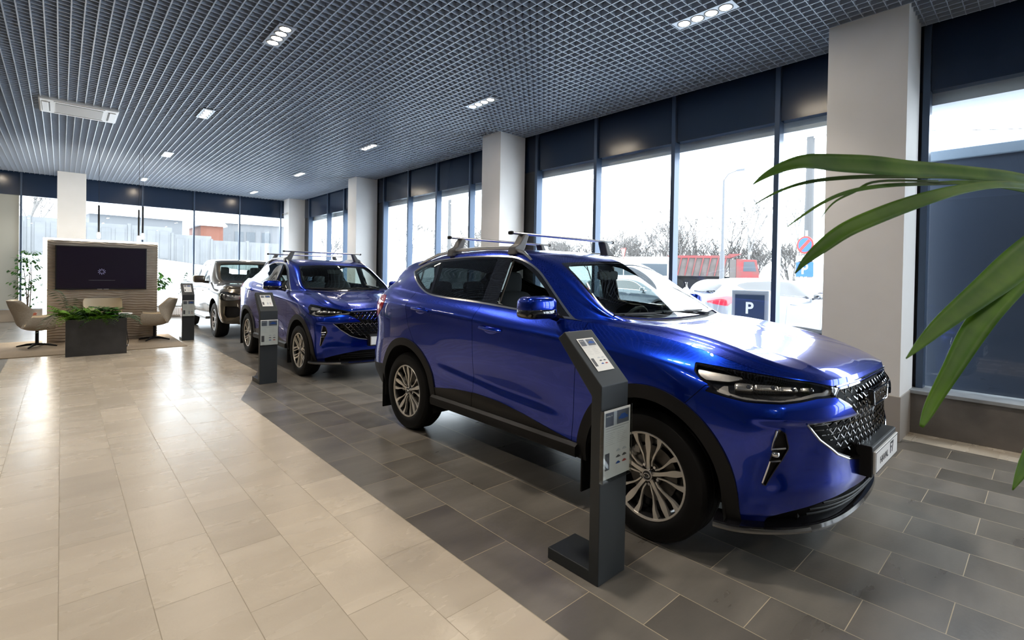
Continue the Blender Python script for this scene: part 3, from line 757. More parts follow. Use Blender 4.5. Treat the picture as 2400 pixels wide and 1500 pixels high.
        for t in (0, 180, 270): sw.cyl(C_, C_+R_ @ Vector((.18*math.cos(math.radians(t)), .18*math.sin(math.radians(t)), 0)), .02, .014, 8)
        blob(sw, C_, (.06, .06, .03), .6); sw.build('steering_wheel', TRIMI, root, True)
        for x in (.37, -.37):
            st = MB(); blob(st, (x, 1.45, .72), (.25, .27, .11), .4, 20, 10); blob(st, (x, 1.70, 1.02), (.235, .085, .33), .45, 20, 12, Matrix.Rotation(math.radians(-14), 3, 'X'))
            so = st.build('front_seat', SEAT, root, True)
            hr = MB(); blob(hr, (x, 1.80, 1.42), (.13, .055, .10), .5, 16, 10); hr.cyl((x-.05, 1.79, 1.28), (x-.05, 1.80, 1.40), .007); hr.cyl((x+.05, 1.79, 1.28), (x+.05, 1.80, 1.40), .007)
            hr.build('headrest', SEAT, so, True)
        st = MB(); blob(st, (0, 2.42, .72), (.64, .26, .12), .35, 24, 10); blob(st, (0, 2.72, 1.0), (.63, .09, .30), .35, 24, 12, Matrix.Rotation(math.radians(-16), 3, 'X'))
        so = st.build('rear_seat', SEAT, root, True)
        for x in (-.42, 0, .42):
            hr = MB(); blob(hr, (x, 2.82, 1.34), (.12, .05, .075), .5); hr.build('headrest', SEAT, so, True)
        mi = MB(); blob(mi, (0, .98, 1.50), (.125, .022, .040), .4, 20, 8); mi.cyl((0, .93, 1.56), (0, .98, 1.52), .01); mi.build('rearview_mirror', TRIMI, root, True)
        # wipers
        for xs in ((.50, -.12), (-.10, -.60)):
            w_ = MB(); w_.tube([(xs[0], .34, 1.212), (xs[0]-.2, .36, 1.232), (xs[1]+.1, .37, 1.236), (xs[1], .38, 1.235)], .007, 6)
            w_.tube([(xs[0]-.05, .375, 1.236), (xs[1]-.08, .40, 1.243)], .0055, 6); w_.build('wiper', BLACKP, root, True)
    # door mirrors
    for s in (1, -1):
        mr = MB(); blob(mr, (s*1.035, .76, 1.285), (.125, .085, .068), .5, 28, 14, Matrix.Rotation(math.radians(8*s), 3, 'Z'))
        mo = mr.build('door_mirror', paint, root, True)
        q = MB(); blob(q, (s*1.034, .76, 1.243), (.128, .088, .040), .5, 28, 12, Matrix.Rotation(math.radians(8*s), 3, 'Z'))
        q.tube([(s*.84, .76, 1.205), (s*.90, .765, 1.222), (s*.98, .77, 1.235)], [.03, .028, .03], 10); q.build('mirror_base', GLOSSBLK, mo, True)
        q = MB(); blob(q, (s*1.03, .838, 1.283), (.10, .008, .052), .5, 20, 10, Matrix.Rotation(math.radians(8*s), 3, 'Z')); q.build('mirror_glass', CHROMEP, mo, True)
        # handles
        for (yh, zh, par_) in ((1.40, 1.068, None), (2.40, 1.155, None)):
            p0, n0 = at(yh-.105, zh-.004, .018); p1, n1 = at(yh, zh, .034); p2, n2 = at(yh+.105, zh+.006, .018)
            a0, _ = at(yh-.125, zh-.006, -.004); a2, _ = at(yh+.125, zh+.008, -.004)
            q = MB(); q.tube([(p[0]*s, p[1], p[2]) for p in (a0, p0, p1, p2, a2)], [.010, .014, .0145, .014, .010], 10)
            q.V = [(v[0], v[1], v[2]) for v in q.V]; ho = q.build('door_handle', paint, root, True)
            pc, _ = at(yh, zh-.002, -.004); q = MB(); blob(q, (pc[0]*s, pc[1], pc[2]), (.007, .085, .036), .8); q.build('handle_recess', paint, ho, True)
        # roof rail
        if lod < 2:
            L = [(1.20, 2.05), (1.32, 2.2), (1.5, 2.3), (1.8, 2.32), (2.2, 2.3), (2.6, 2.25), (2.85, 2.2), (2.98, 2.1)]
            P3 = []
            for i, (y, v) in enumerate(L):
                us_ = np.linspace(kn[6]-.1, kn[13], 200); G = cr_spline(np.arange(6), fB(us_).transpose(1, 0, 2))(np.array([v]))[0]
                j = np.argmin(abs(G[:, 1]-y)); P3.append((G[j, 0]*s, G[j, 1], G[j, 2]+(.004 if i in (0, len(L)-1) else .030 if 1 < i < len(L)-2 else .018)))
            q = MB(); q.tube(P3, [.008, .014, .016, .016, .016, .016, .014, .008], 10); q.build('roof_rail', ALU, root, True)
        # mud flaps
        if lod == 0:
            for h in (.47, 3.13):
                q = MB(); q.box((s*.70 if s > 0 else -.90, h-.006, .12), (s*.90 if s > 0 else -.70, h+.006, .50)); q.build('mud_flap', RUBBER, root, bevel=.004)
    if rack:
        for y in (1.45, 2.32):
            zt = 1.83 if not coupe or y < 2 else 1.80
            cb = MB(); V = []; n_ = 12
            cb.prism([(y+.026*math.copysign(abs(math.cos(2*math.pi*k/n_))**.8, math.cos(2*math.pi*k/n_)), zt+.012*math.sin(2*math.pi*k/n_)) for k in range(n_)], 0, -.66, .66)
            co = cb.build('roof_crossbar', ALU, root, True, auto=.8)
            for s in (1, -1):
                q = MB(); blob(q, (s*.665, y, zt), (.014, .028, .015), .6); q.build('end_cap', BLACKP, co, True)
                q = MB(); zb = 1.665 if not coupe or y < 2 else 1.62
                q.prism([(s*.55, zt-.008), (s*.50, zt-.008), (s*.545, zb+.04), (s*.575, zb-.01), (s*.665, zb-.01), (s*.655, zb+.05), (s*.60, zb+.08)], 1, y-.042, y+.042)
                q.build('rack_foot', mat('rack_foot_grey', (.10, .10, .105), .4), co, bevel=.008)
    for k, h in enumerate(hubs):
        for s in (1, -1): wheel(root, s*.905, h, s, wheel_style, lod=1 if lod == 2 else 0)
    return root
TRUCK_U = [-1.70, -1.25, -.95, -.66, -.40, -.05, .40, .80, 1.35, 2.00, 2.60, 3.20, 3.90, 4.20]
def _tr(y, xs, zs): return [(x, y, z) for x, z in zip(xs, zs)]
TRUCK_A = P_([
 [(0,-.84,.34),(0,-.90,.42),(0,-.92,.56),(0,-.88,.80),(0,-.86,.98),(0,-.80,1.07)],
 [(.45,-.82,.34),(.45,-.885,.42),(.45,-.90,.56),(.45,-.86,.80),(.45,-.84,.98),(.45,-.77,1.07)],
 [(.72,-.74,.34),(.74,-.80,.42),(.745,-.815,.56),(.745,-.79,.80),(.74,-.76,.97),(.68,-.69,1.065)],
 [(.86,-.58,.36),(.885,-.60,.44),(.90,-.61,.57),(.895,-.59,.80),(.88,-.57,.97),(.80,-.52,1.075)],
 _tr(-.40,(.88,.905,.925,.925,.905,.815),(.40,.48,.60,.82,1.0,1.10)),
 _tr(-.05,(.90,.925,.94,.94,.915,.82),(.42,.52,.64,.84,1.02,1.125)),
 _tr(.40,(.90,.92,.93,.93,.915,.83),(.42,.52,.64,.84,1.03,1.15)),
 _tr(.80,(.88,.90,.905,.91,.90,.845),(.42,.52,.64,.84,1.04,1.165)),
 _tr(1.35,(.88,.90,.90,.905,.90,.85),(.42,.52,.64,.84,1.05,1.17)),
 _tr(2.00,(.88,.90,.90,.905,.90,.85),(.42,.52,.64,.84,1.05,1.175)),
 _tr(2.60,(.88,.90,.905,.91,.90,.855),(.42,.52,.64,.84,1.05,1.175)),
 _tr(3.20,(.89,.91,.925,.925,.91,.87),(.42,.52,.64,.84,1.05,1.16)),
 _tr(3.90,(.89,.91,.92,.92,.91,.87),(.42,.52,.64,.84,1.05,1.16)),
 _tr(4.20,(.89,.91,.91,.91,.90,.87),(.42,.52,.64,.84,1.05,1.16))])
TRUCK_B = dict(U0=-1.0, cols=[
 (-.55, [(.74,-.56,1.10),(.64,-.62,1.13),(.42,-.66,1.14),(.21,-.67,1.145),(0,-.67,1.147)]),
 (-.10, [(.76,-.10,1.165),(.66,-.12,1.20),(.42,-.13,1.20),(.21,-.13,1.205),(0,-.13,1.207)]),
 (.45, [(.785,.45,1.19),(.735,.42,1.225),(.66,.36,1.25),(.34,.31,1.245),(0,.29,1.247)]),
 (.85, [(.81,.85,1.30),(.74,.82,1.42),(.66,.72,1.46),(.34,.66,1.465),(0,.65,1.467)]),
 (1.15, [(.785,1.15,1.42),(.70,1.12,1.64),(.61,1.02,1.68),(.32,.96,1.70),(0,.95,1.705)]),
 (1.45, [(.775,1.45,1.45),(.675,1.42,1.70),(.58,1.38,1.745),(.32,1.35,1.76),(0,1.35,1.765)]),
 (1.95, [(.775,1.95,1.45),(.675,1.95,1.70),(.58,1.95,1.75),(.32,1.95,1.765),(0,1.95,1.77)]),
 (2.35, [(.78,2.35,1.44),(.69,2.35,1.66),(.58,2.35,1.72),(.32,2.35,1.735),(0,2.35,1.74)]),
 (2.50, [(.785,2.52,1.40),(.72,2.54,1.50),(.60,2.55,1.53),(.32,2.56,1.54),(0,2.56,1.54)])], U1=2.66, ih=4, it=6)
def truck(root, paint, wheels=True):
    TA, TB = TRUCK_A, TRUCK_B
    # run the upper patch up to the cab's back wall; the tub is built apart
    A, B, kn, fA, fB = shell(TA, TRUCK_U, dict(TB, U1=2.62), .025, 9)
    B, _ = B.split(B.A[:, 0]-(kn[-2]+.02))
    pz = lambda poly, s: sdf(poly, s.A[:, 0], s.A[:, 4]); yz = lambda poly, s: sdf(poly, s.A[:, 3], s.A[:, 4])
    def band(s, f, w=.004):
        i, r = s.split(f(s)+w); b, r = r.split(f(r)-w); return i, b, r
    gaps = []
    for h in (0., 3.23): hole, A = A.split(arch(A, h, .40, .47))
    HL = [(-.50,1.03),(-.52,.93),(-.62,.86),(-.80,.84),(-1.0,.85),(-1.22,.88),(-1.22,.96),(-1.0,1.0),(-.80,1.03)]
    head, b, A = band(A, lambda s: pz(HL, s)); gaps.append(b)
    fog, A = A.split(pz([(-.80,.72),(-1.06,.72),(-1.10,.68),(-1.10,.52),(-1.02,.48),(-.84,.48),(-.78,.54)], A))
    gr, A = A.split(pz([(-2,1.02),(-1.27,1.02),(-1.27,.84),(-1.22,.78),(-2,.78)], A)); lo, A = A.split(pz([(-2,.62),(-1.22,.62),(-1.2,.46),(-2,.46)], A))
    fd, b1, A = band(A, lambda s: pz([(.62,.30),(.60,1.4),(1.62,1.4),(1.66,.3)], s)); rd, b2, A = band(A, lambda s: pz([(1.66,.30),(1.62,1.4),(2.50,1.4),(2.50,.3)], s)); gaps += [b1, b2]
    bed, b3, A = band(A, lambda s: pz([(2.58,.30),(2.58,1.5),(5,1.5),(5,.3)], s)); gaps.append(b3)
    low, Bh = B.split(B.A[:, 0]-(kn[3]-.06)); hood, hb = low.split(.03-low.A[:, 1]); gaps.append(hb)
    cowl, Bh = Bh.split(np.maximum(Bh.A[:, 0]-(kn[3]+.02), 3.0-Bh.A[:, 1]))
    ws, Bh = Bh.split(sdf([(kn[3]+.03, 3.02), (kn[5]-.09, 3.08), (kn[5]-.07, 9), (kn[3]+.03, 9)], Bh.A[:, 0], Bh.A[:, 1]))
    def side(poly):
        nonlocal Bh
        a, Bh = Bh.split(np.where((Bh.A[:, 1] < 2.6) & (Bh.A[:, 0] > kn[3]-.1), yz(poly, Bh), .5)); return a
    fw_ = side([(.82,1.20),(1.58,1.215),(1.56,1.645),(1.34,1.63),(1.10,1.50),(.86,1.32)]); rw_ = side([(1.68,1.215),(2.36,1.22),(2.26,1.62),(2.10,1.645),(1.66,1.645)])
    bw, Bh = Bh.split(sdf([(kn[8]+.06, 2.9), (kn[9]+.02, 2.7), (kn[9]+.02, 9), (kn[8]+.06, 9)], Bh.A[:, 0], Bh.A[:, 1]))
    def both(s_, n, m, th=0., out=0.):
        for q in (s_, s_.mirror()): q.build(n, m, root, th, out)
    def whole(s_, n, m, th=0., out=0.): s_.join(s_.mirror()).build(n, m, root, th, out)
    whole(A.join(Bh), 'body_shell', paint, .012); whole(hood, 'hood', paint, .012); both(fd, 'front_door', paint, .01); both(rd, 'rear_door', paint, .01); both(bed, 'bed_side', paint, .02)
    g = gaps[0]
    for q in gaps[1:]: g = g.join(q)
    whole(g.offset(-.008), 'panel_gap_seal', GAP)
    whole(ws, 'windscreen', CLRG); both(fw_, 'front_side_window', CLRG); both(rw_, 'rear_side_window', CLRG); whole(bw, 'rear_window', CLRG); whole(cowl, 'cowl_panel', BLACKP)
    for s in (1, -1):
        hl = empty('headlight'); hl.parent = root; h_ = head if s > 0 else head.mirror()
        h_.build('lamp_lens', LENS, hl); h_.offset(-.05).build('lamp_housing', mat('lamp_reflector', (.62, .60, .56), .22, .9), hl)
        for (x, y, z, r) in ((.80,-.60,.94,.045),(.66,-.70,.93,.050),(.74,-.68,.90,.03)):
            q = MB(); blob(q, (s*x, y, z), (r, r, r*.8), .8, 16, 10); q.build('lamp_module', LB_, hl, True)
        fo = fog if s > 0 else fog.mirror(); fo.offset(-.03).build('fog_recess', BLACKP, root)
        q = MB(); q.cyl((s*.66, -.70, .60), (s*.66, -.785, .60), .045, .05, 20); q.build('fog_lamp', LENSD, root, True, auto=.5)
    whole(gr.offset(-.03), 'grille_backing', BLACKP); whole(lo.offset(-.02), 'lower_intake', BLACKP)
    q = MB()
    for z in (.83, .89, .95): q.box((-.50, -.885, z), (.50, -.84, z+.02))
    q.build('grille_bar', CHROME, root, bevel=.004)
    # tub, underside, wells
    q = MB(); q.box((-.84, 2.60, .72), (.84, 4.16, .78)); q.box((-.84, 2.60, .5), (.84, 2.66, 1.14)); q.box((-.86, 4.14, .5), (.86, 4.19, 1.15)); q.box((-.85, 2.62, 1.13), (-.78, 4.18, 1.17)); q.box((.78, 2.62, 1.13), (.85, 4.18, 1.17))
    q.build('bed_liner', BLACKP, root)
    q = MB(); q.box((-.58, -.70, .32), (.58, 4.0, .50)); q.box((-.82, .55, .42), (.82, 2.7, .50)); q.box((-.58, -.70, .4), (.58, .28, 1.02)); q.build('underbody', GAP, root)
    for s in (1, -1):
        q = MB(); q.box((s*.91-.05, .62, .36), (s*.91+.05, 2.55, .42)); q.build('side_step', ALU, root, bevel=.012)
        mr = MB(); blob(mr, (s*1.06, .84, 1.285), (.12, .07, .085), .45, 24, 12); mr.build('door_mirror', paint, root, True)
        mr = MB(); mr.tube([(s*.86, .82, 1.21), (s*.95, .83, 1.22), (s*1.02, .84, 1.23)], .028, 8); mr.build('mirror_arm', BLACKP, root, True)
        for y in (1.45, 2.35):
            q = MB(); q.tube([(s*.90, y-.1, 1.0), (s*.935, y-.08, 1.0), (s*.935, y+.08, 1.0), (s*.90, y+.1, 1.0)], .012, 8); q.build('door_handle', CHROME, root, True)
    lin = Bh.join(A).join(fd).join(rd); keep = (lin.V[lin.T][:, :, 2].min(1) > .5) & (lin.V[lin.T][:, :, 1].min(1) > .3) & (lin.V[lin.T][:, :, 1].max(1) < 2.66)
    lin, _ = lin.where(keep); lin = lin.offset(-.03); lin.T = lin.T[:, ::-1]; lin.N = -lin.N; lin.join(lin.mirror()).build('interior_lining', TRIMI, root)
    d = MB(); blob(d, (0, .66, 1.10), (.74, .28, .10), .35, 24, 8); d.build('dashboard', TRIMI, root, True)
    for x in (.37, -.37):
        st = MB(); blob(st, (x, 1.45, .80), (.25, .26, .11), .4); blob(st, (x, 1.68, 1.10), (.24, .09, .33), .45, 16, 10, Matrix.Rotation(math.radians(-12), 3, 'X')); so = st.build('front_seat', SEAT, root, True)
        hr = MB(); blob(hr, (x, 1.76, 1.48), (.13, .055, .10), .5); hr.build('headrest', SEAT, so, True)
    st = MB(); blob(st, (0, 2.30, 1.10), (.66, .09, .30), .35, 20, 10); so = st.build('rear_seat', SEAT, root, True)
    for x in (-.42, .42):
        hr = MB(); blob(hr, (x, 2.32, 1.44), (.12, .05, .08), .5); hr.build('headrest', SEAT, so, True)
    sw = MB(); R_ = Matrix.Rotation(math.radians(-65), 3, 'X'); C_ = Vector((.37, 1.0, 1.13))
    sw.tube([tuple(C_+R_ @ Vector((.185*math.cos(t*math.pi/10), .185*math.sin(t*math.pi/10), 0))) for t in range(20)], .016, 6, True); sw.build('steering_wheel', TRIMI, root, True)
    for h in (0., 3.23):
        for s in (1, -1): wheel(root, s*.915, h, s, 'truck', R=.385, rimr=.235, rimm=ALU, W=.25)
    return root
LB_ = mat('lamp_module_glass', (.10, .10, .11), .08, .3, .6, 1.0); LENSD = mat('fog_lens', (.03, .03, .035), .08, 0, .6, 1.0)
# ------------------------------------------------------------------ the showroom
def tile_mat(name, c1, c2, grout, rough=.32, var=.12):
    m = bpy.data.materials.new(name); m.use_nodes = True; n, l, b = nodes(m)
    def mth(op, a, c=None, d=None):
        q = n.new('ShaderNodeMath'); q.operation = op
        for i, v in enumerate((a, c, d)):
            if v is None: continue
            if isinstance(v, (int, float)): q.inputs[i].default_value = v
            else: l.new(v, q.inputs[i])
        return q.outputs[0]
    g = n.new('ShaderNodeNewGeometry'); sp = n.new('ShaderNodeSeparateXYZ'); l.new(g.outputs['Position'], sp.inputs[0])
    PX, PY = .3025, .5955
    xr = mth('DIVIDE', mth('ADD', sp.outputs[0], PX*40), PX); row = mth('FLOOR', xr); par = mth('MODULO', row, 2.0)
    yo = mth('SUBTRACT', mth('ADD', sp.outputs[1], PY*40-.57), mth('MULTIPLY', par, -.2975)); yr = mth('DIVIDE', yo, PY); colm = mth('FLOOR', yr)
    fx = mth('FRACT', xr); fy = mth('FRACT', yr)
    ex = mth('MULTIPLY', mth('MINIMUM', fx, mth('SUBTRACT', 1., fx)), PX); ey = mth('MULTIPLY', mth('MINIMUM', fy, mth('SUBTRACT', 1., fy)), PY)
    gr = mth('LESS_THAN', mth('MINIMUM', ex, ey), .0017)
    cb = n.new('ShaderNodeCombineXYZ'); l.new(row, cb.inputs[0]); l.new(colm, cb.inputs[1])
    wnz = n.new('ShaderNodeTexWhiteNoise'); l.new(cb.outputs[0], wnz.inputs[0])
    mp = n.new('ShaderNodeVectorMath'); mp.operation = 'MULTIPLY'; l.new(g.outputs['Position'], mp.inputs[0]); mp.inputs[1].default_value = (1.3, 4.2, 1)
    ad = n.new('ShaderNodeVectorMath'); ad.operation = 'MULTIPLY_ADD'; l.new(wnz.outputs['Color'], ad.inputs[0]); ad.inputs[1].default_value = (30, 30, 30); l.new(mp.outputs[0], ad.inputs[2])
    nz = n.new('ShaderNodeTexNoise'); nz.inputs['Scale'].default_value = 1.0; nz.inputs['Detail'].default_value = 5; nz.inputs['Roughness'].default_value = .5; l.new(ad.outputs[0], nz.inputs['Vector'])
    cr = n.new('ShaderNodeValToRGB'); cr.color_ramp.elements[0].position = .15; cr.color_ramp.elements[1].position = .85
    cr.color_ramp.elements[0].color = (*c1, 1); cr.color_ramp.elements[1].color = (*c2, 1); l.new(nz.outputs[0], cr.inputs[0])
    hs = n.new('ShaderNodeHueSaturation'); l.new(cr.outputs[0], hs.inputs['Color']); l.new(mth('ADD', mth('MULTIPLY', wnz.outputs['Value'], 2*var), 1-var), hs.inputs['Value'])
    mx = n.new('ShaderNodeMix'); mx.data_type = 'RGBA'; l.new(gr, mx.inputs[0]); l.new(hs.outputs[0], mx.inputs[6]); mx.inputs[7].default_value = (*grout, 1)
    l.new(mx.outputs[2], b.inputs['Base Color'])
    l.new(mth('ADD', mth('MULTIPLY', nz.outputs[0], .14), mth('ADD', mth('MULTIPLY', gr, .3), rough-.07)), b.inputs['Roughness'])
    bp = n.new('ShaderNodeBump'); bp.inputs['Strength'].default_value = .12; bp.inputs['Distance'].default_value = .004
    n2 = n.new('ShaderNodeTexNoise'); n2.inputs['Scale'].default_value = 55; n2.inputs['Detail'].default_value = 3; l.new(g.outputs['Position'], n2.inputs['Vector'])
    l.new(mth('SUBTRACT', n2.outputs[0], gr), bp.inputs['Height']); l.new(bp.outputs[0], b.inputs['Normal'])
    b.inputs['Specular IOR Level'].default_value = .5
    return m
GREY_T = tile_mat('grey_stone_tiles', (.080, .074, .066), (.225, .207, .183), (.45, .38, .27), .30, .22)
BEIGE_T = tile_mat('beige_stone_tiles', (.52, .452, .362), (.63, .56, .462), (.32, .27, .20), .27, .09)
XW, YB, H = 6.30, 19.30, 4.06
def flat(name, polys, m):
    V = []; F = []
    for p in polys:
        F.append(tuple(range(len(V), len(V)+len(p)))); V += [(x, y, 0) for x, y in p]
    return mesh_obj(name, V, F, m)
bx = [(-.605, -6), (1.512, -6), (1.512, 6.39), (2.115, 8.03), (2.115, 13.9), (-.605, 13.9)]
fo = MB()
def fp(poly, mi):
    fo.mi = mi; k = len(poly)
    fo.add([(x, y, 0) for x, y in poly]+[(x, y, -.12) for x, y in poly], [tuple(range(k)), tuple(range(k, 2*k))[::-1]]+[(i, k+i, k+(i+1) % k, (i+1) % k) for i in range(k)])
fp(bx, 1); fp([(5.80, -6), (6.20, -6), (6.20, 19.4), (5.80, 19.4)], 1)
fp([(-7, -6), (-.605, -6), (-.605, 13.9), (-.605, 19.4), (-7, 19.4)], 0); fp([(-.605, 13.9), (2.115, 13.9), (2.115, 19.4), (-.605, 19.4)], 0)
fp([(1.512, -6), (5.80, -6), (5.80, 19.4), (2.115, 19.4), (2.115, 13.9), (2.115, 8.03), (1.512, 6.39)], 0)
o = fo.build('floor', [GREY_T, BEIGE_T]); structure(o)
# ceiling: open cell lattice under a dark slab
GRIDM = mat('ceiling_lattice_grey', (.40, .46, .56), .35, .0)
cg = MB()
for i in range(134):
    x = -7.04+.1*i
    if x < 6.28: cg.box((x-.0055, -6, H), (x+.0055, 19.3, H+.05))
for j in range(254):
    y = -6+.1*j
    if y < 19.3: cg.box((-7, y-.0035, H+.002), (6.28, y+.0035, H+.05))
structure(cg.build('ceiling', GRIDM))
structure(MB().box((-7.2, -6.2, 4.55), (6.6, 19.6, 4.75)).build('ceiling', mat('dark_slab', (.008, .009, .011), .9)))
WHITE_W = noise_tint(mat('white_wall_paint', (.86, .85, .84), .7), (.85, .84, .825), (.88, .87, .86), 3, 2, .04, 90)
BAND = mat('navy_band_panel', (.010, .022, .050), .2, 0, .5)
MULL = mat('dark_anodised_aluminium', (.06, .09, .145), .3, .35)
STONE = noise_tint(mat('brown_grey_stone', (.15, .135, .12), .5), (.115, .105, .095), (.175, .16, .145), 4, 6, .1, 60)
SILL = noise_tint(mat('sill_stone', (.30, .32, .34), .35), (.26, .28, .30), (.36, .38, .40), 8, 4)
structure(MB().box((-7.2, -6.2, 0), (-7.0, 19.6, 4.6)).build('wall_left', mat('taupe_wall', (.16, .152, .145), .7)))
structure(MB().box((-7.0, -6.2, 0), (6.6, -6.0, 4.6)).build('wall_front', mat('taupe_wall', (.16, .152, .145))))
# right wall
def rbox(a, b, name, m, bev=0): return structure(MB().box(a, b).build(name, m, bevel=bev))
structure(MB().box((6.14, -6, 0), (6.50, 19.6, .39)).build('wall_right', STONE))
structure(MB().box((6.12, -6, .39), (6.50, 19.35, .425)).build('trim_1', SILL, bevel=.004))
bn = MB(); bn.box((6.34, -6, 3.42), (6.46, 19.4, 4.6)); structure(bn.build('wall_right', BAND))
cols = [(5.67, .94), (5.69, 6.80), (5.72, 12.80), (5.80, 18.45)]
mull = [-4.74, -3.34, -1.94, -.54, .89, 2.315, 3.72, 5.13, 6.51, 8.54, 9.83, 11.12, 12.42, 15.0, 16.28, 17.95]
GL = glass_mat('window_glass', (.93, .97, .98), 1.6)
k = 2
for y in mull:
    q = MB(); q.box((6.30, y-.03, .42), (6.44, y+.03, 4.5)); structure(q.build('trim_%d' % k, MULL, bevel=.004)); k += 1
for y0, y1 in ((.92, 1.6), (6.54, 7.42), (12.45, 13.5), (17.98, 19.3)):
    structure(MB().box((6.35, y0, .42), (6.43, y1, 3.5)).build('trim_%d' % k, mat('dark_pier_panel', (.03, .032, .036), .5))); k += 1
w = 1
edges = sorted(mull+[-6.0, 1.6, 7.42, 13.5])
for a, b in zip(edges[:-1], edges[1:]):
    if any(abs(a-p) < .03 and b-q < .01 for p, q in ((.89, 1.6), (6.51, 7.42), (12.42, 13.5))) or b-a < .1: continue
    structure(mesh_obj('window_%d' % w, [(6.388, a, .42), (6.388, b, .42), (6.388, b, 3.43), (6.388, a, 3.43)], [(0, 3, 2, 1)], GL)); w += 1
# facade reveal outside: head and side cheeks of pale aluminium
REV = mat('pale_aluminium_cladding', (.74, .78, .82), .4, .1)
structure(MB().box((6.50, -6, 3.31), (6.86, 19.3, 3.7)).build('trim_%d' % k, REV)); k += 1
for y0, y1 in ((.98, 1.55), (6.72, 7.60), (12.75, 13.6), (18.3, 19.6)):
    structure(MB().box((6.50, y0, -.2), (6.86, y1, 3.31)).build('trim_%d' % k, REV)); k += 1
# back wall
structure(MB().box((-7, 19.35, 0), (6.5, 19.6, .32)).build('wall_back', mat('beige_wainscot', (.30, .25, .20), .6)))
structure(MB().box((-7, 19.3, .32), (6.5, 19.6, .35)).build('trim_%d' % k, SILL)); k += 1
structure(MB().box((-7, 19.34, 3.44), (6.46, 19.5, 4.6)).build('wall_back', BAND))
structure(MB().box((-7, 19.36, .35), (-.84, 19.5, 3.45)).build('wall_back', mat('grey_green_wall', (.36, .37, .34), .7)))
bm_ = [-.80, .42, 1.82, 3.155, 4.475, 5.80]
for x in bm_+[6.32]:
    structure(MB().box((x-.022, 19.30, .34), (x+.022, 19.42, 4.5)).build('trim_%d' % k, MULL, bevel=.003)); k += 1
for a, b in zip(bm_, bm_[1:]+[6.32]):
    structure(mesh_obj('window_%d' % w, [(a, 19.362, .34), (b, 19.362, .34), (b, 19.362, 3.46), (a, 19.362, 3.46)], [(0, 1, 2, 3)], GL)); w += 1
# columns
for i, (x, y) in enumerate(cols):
    structure(MB().box((x, y, 0), (x+.60, y+(.66 if i == 0 else .53), 4.3)).build('column', WHITE_W, bevel=.003))
    structure(MB().box((x-.010, y-.010, 0), (x+.61, y+(.66 if i == 0 else .53)+.01, .42)).build('baseboard_%d' % (i+1), mat('column_skirting', (.40, .37, .34), .5), bevel=.004))
structure(MB().box((-.085, 18.20, 0), (.49, 18.8, 4.3)).build('column', WHITE_W, bevel=.003))
# ------------------------------------------------------------------ ceiling lamps
LAMPM = mat('lamp_frame_silver', (.36, .39, .43), .35, .6)
GLOW = mat('lamp_glow', (1, .9, .75), .5, emis=(1.0, .86, .66), estr=110)
def ceiling_lamp(x, y, label, group):
    t = empty('ceiling_lamp', (x, y, H), 0, label, 'ceiling lamp', group)
    MB().box((-.085, -.31, -.008), (.085, .31, .03)).build('frame', LAMPM, t, bevel=.002)
    for k_ in range(4):
        yy = (k_-1.5)*.143
        q = MB(); q.lathe([(.050, -.0085), (.058, -.013), (.070, -.0085)], (0, yy, 0), n=24); r_ = q.build('lamp_ring', mat('lamp_ring_dark', (.05, .055, .06), .4), t, True)
        q = MB(); q.cyl((0, yy, -.012), (0, yy, -.009), .048, .050, 24); q.build('bulb', GLOW, r_)
    ld = bpy.data.lights.new('spot', 'SPOT'); ld.energy = SPOT_W; ld.color = (1.0, .90, .78); ld.spot_size = math.radians(118); ld.spot_blend = .7; ld.shadow_soft_size = .10
    lo_ = bpy.data.objects.new('lamp_light', ld); COL.objects.link(lo_); lo_.parent = t; lo_.location = (0, 0, -.03)
    return t
SPOT_W = 120.0
rowsY = [-1.95, 1.95, 5.84, 9.60, 13.60, 17.85]
place = ['behind the camera', 'nearest the camera', 'second', 'third', 'fourth', 'last before the back windows']
words = ['', 'first', 'second', 'third', 'fourth', 'fifth']
for x, nm in ((1.71, 'row over the beige aisle'), (4.54, 'row over the cars'), (-1.25, 'leftmost row')):
    ys = rowsY if x != 4.54 else [-1.55, 2.37, 5.89, 9.60, 13.63, 17.87]
    for i, y in enumerate(ys):
        ceiling_lamp(x, y, 'four-bulb ceiling lamp, %s, in the %s' % (['behind the camera', 'nearest', 'second nearest', 'third nearest', 'fourth nearest', 'farthest'][i], nm), 'four-bulb lamps in the ceiling lattice')
# air conditioner cassette
ac = empty('air_conditioner', (.205, 10.93, H), 0, 'white ceiling air conditioner cassette set into the lattice at left', 'air conditioner')
MB().box((-.475, -.45, -.03), (.475, .45, .03)).build('frame', WHITEP, ac, bevel=.02)
gm = mat('intake_grille_grey', (.42, .41, .40), .5)
q = MB(); q.box((-.28, -.30, -.036), (.28, .30, -.028)); q.build('intake_grille', gm, ac)
for x in (-.40, .40):
    q = MB(); q.box((x-.04, -.30, -.040), (x+.04, .30, -.028)); q.build('air_flap', WHITEP, ac, bevel=.006)
    q = MB(); q.box((x-(.055 if x > 0 else -.043), -.28, -.038), (x-(.043 if x > 0 else -.055), .28, -.029)); q.build('air_slot', BLACKP, ac)
for y in (-.37, .37):
    q = MB(); q.box((-.30, y-.03, -.038), (.30, y+.03, -.028)); q.build('air_flap', WHITEP, ac, bevel=.005)
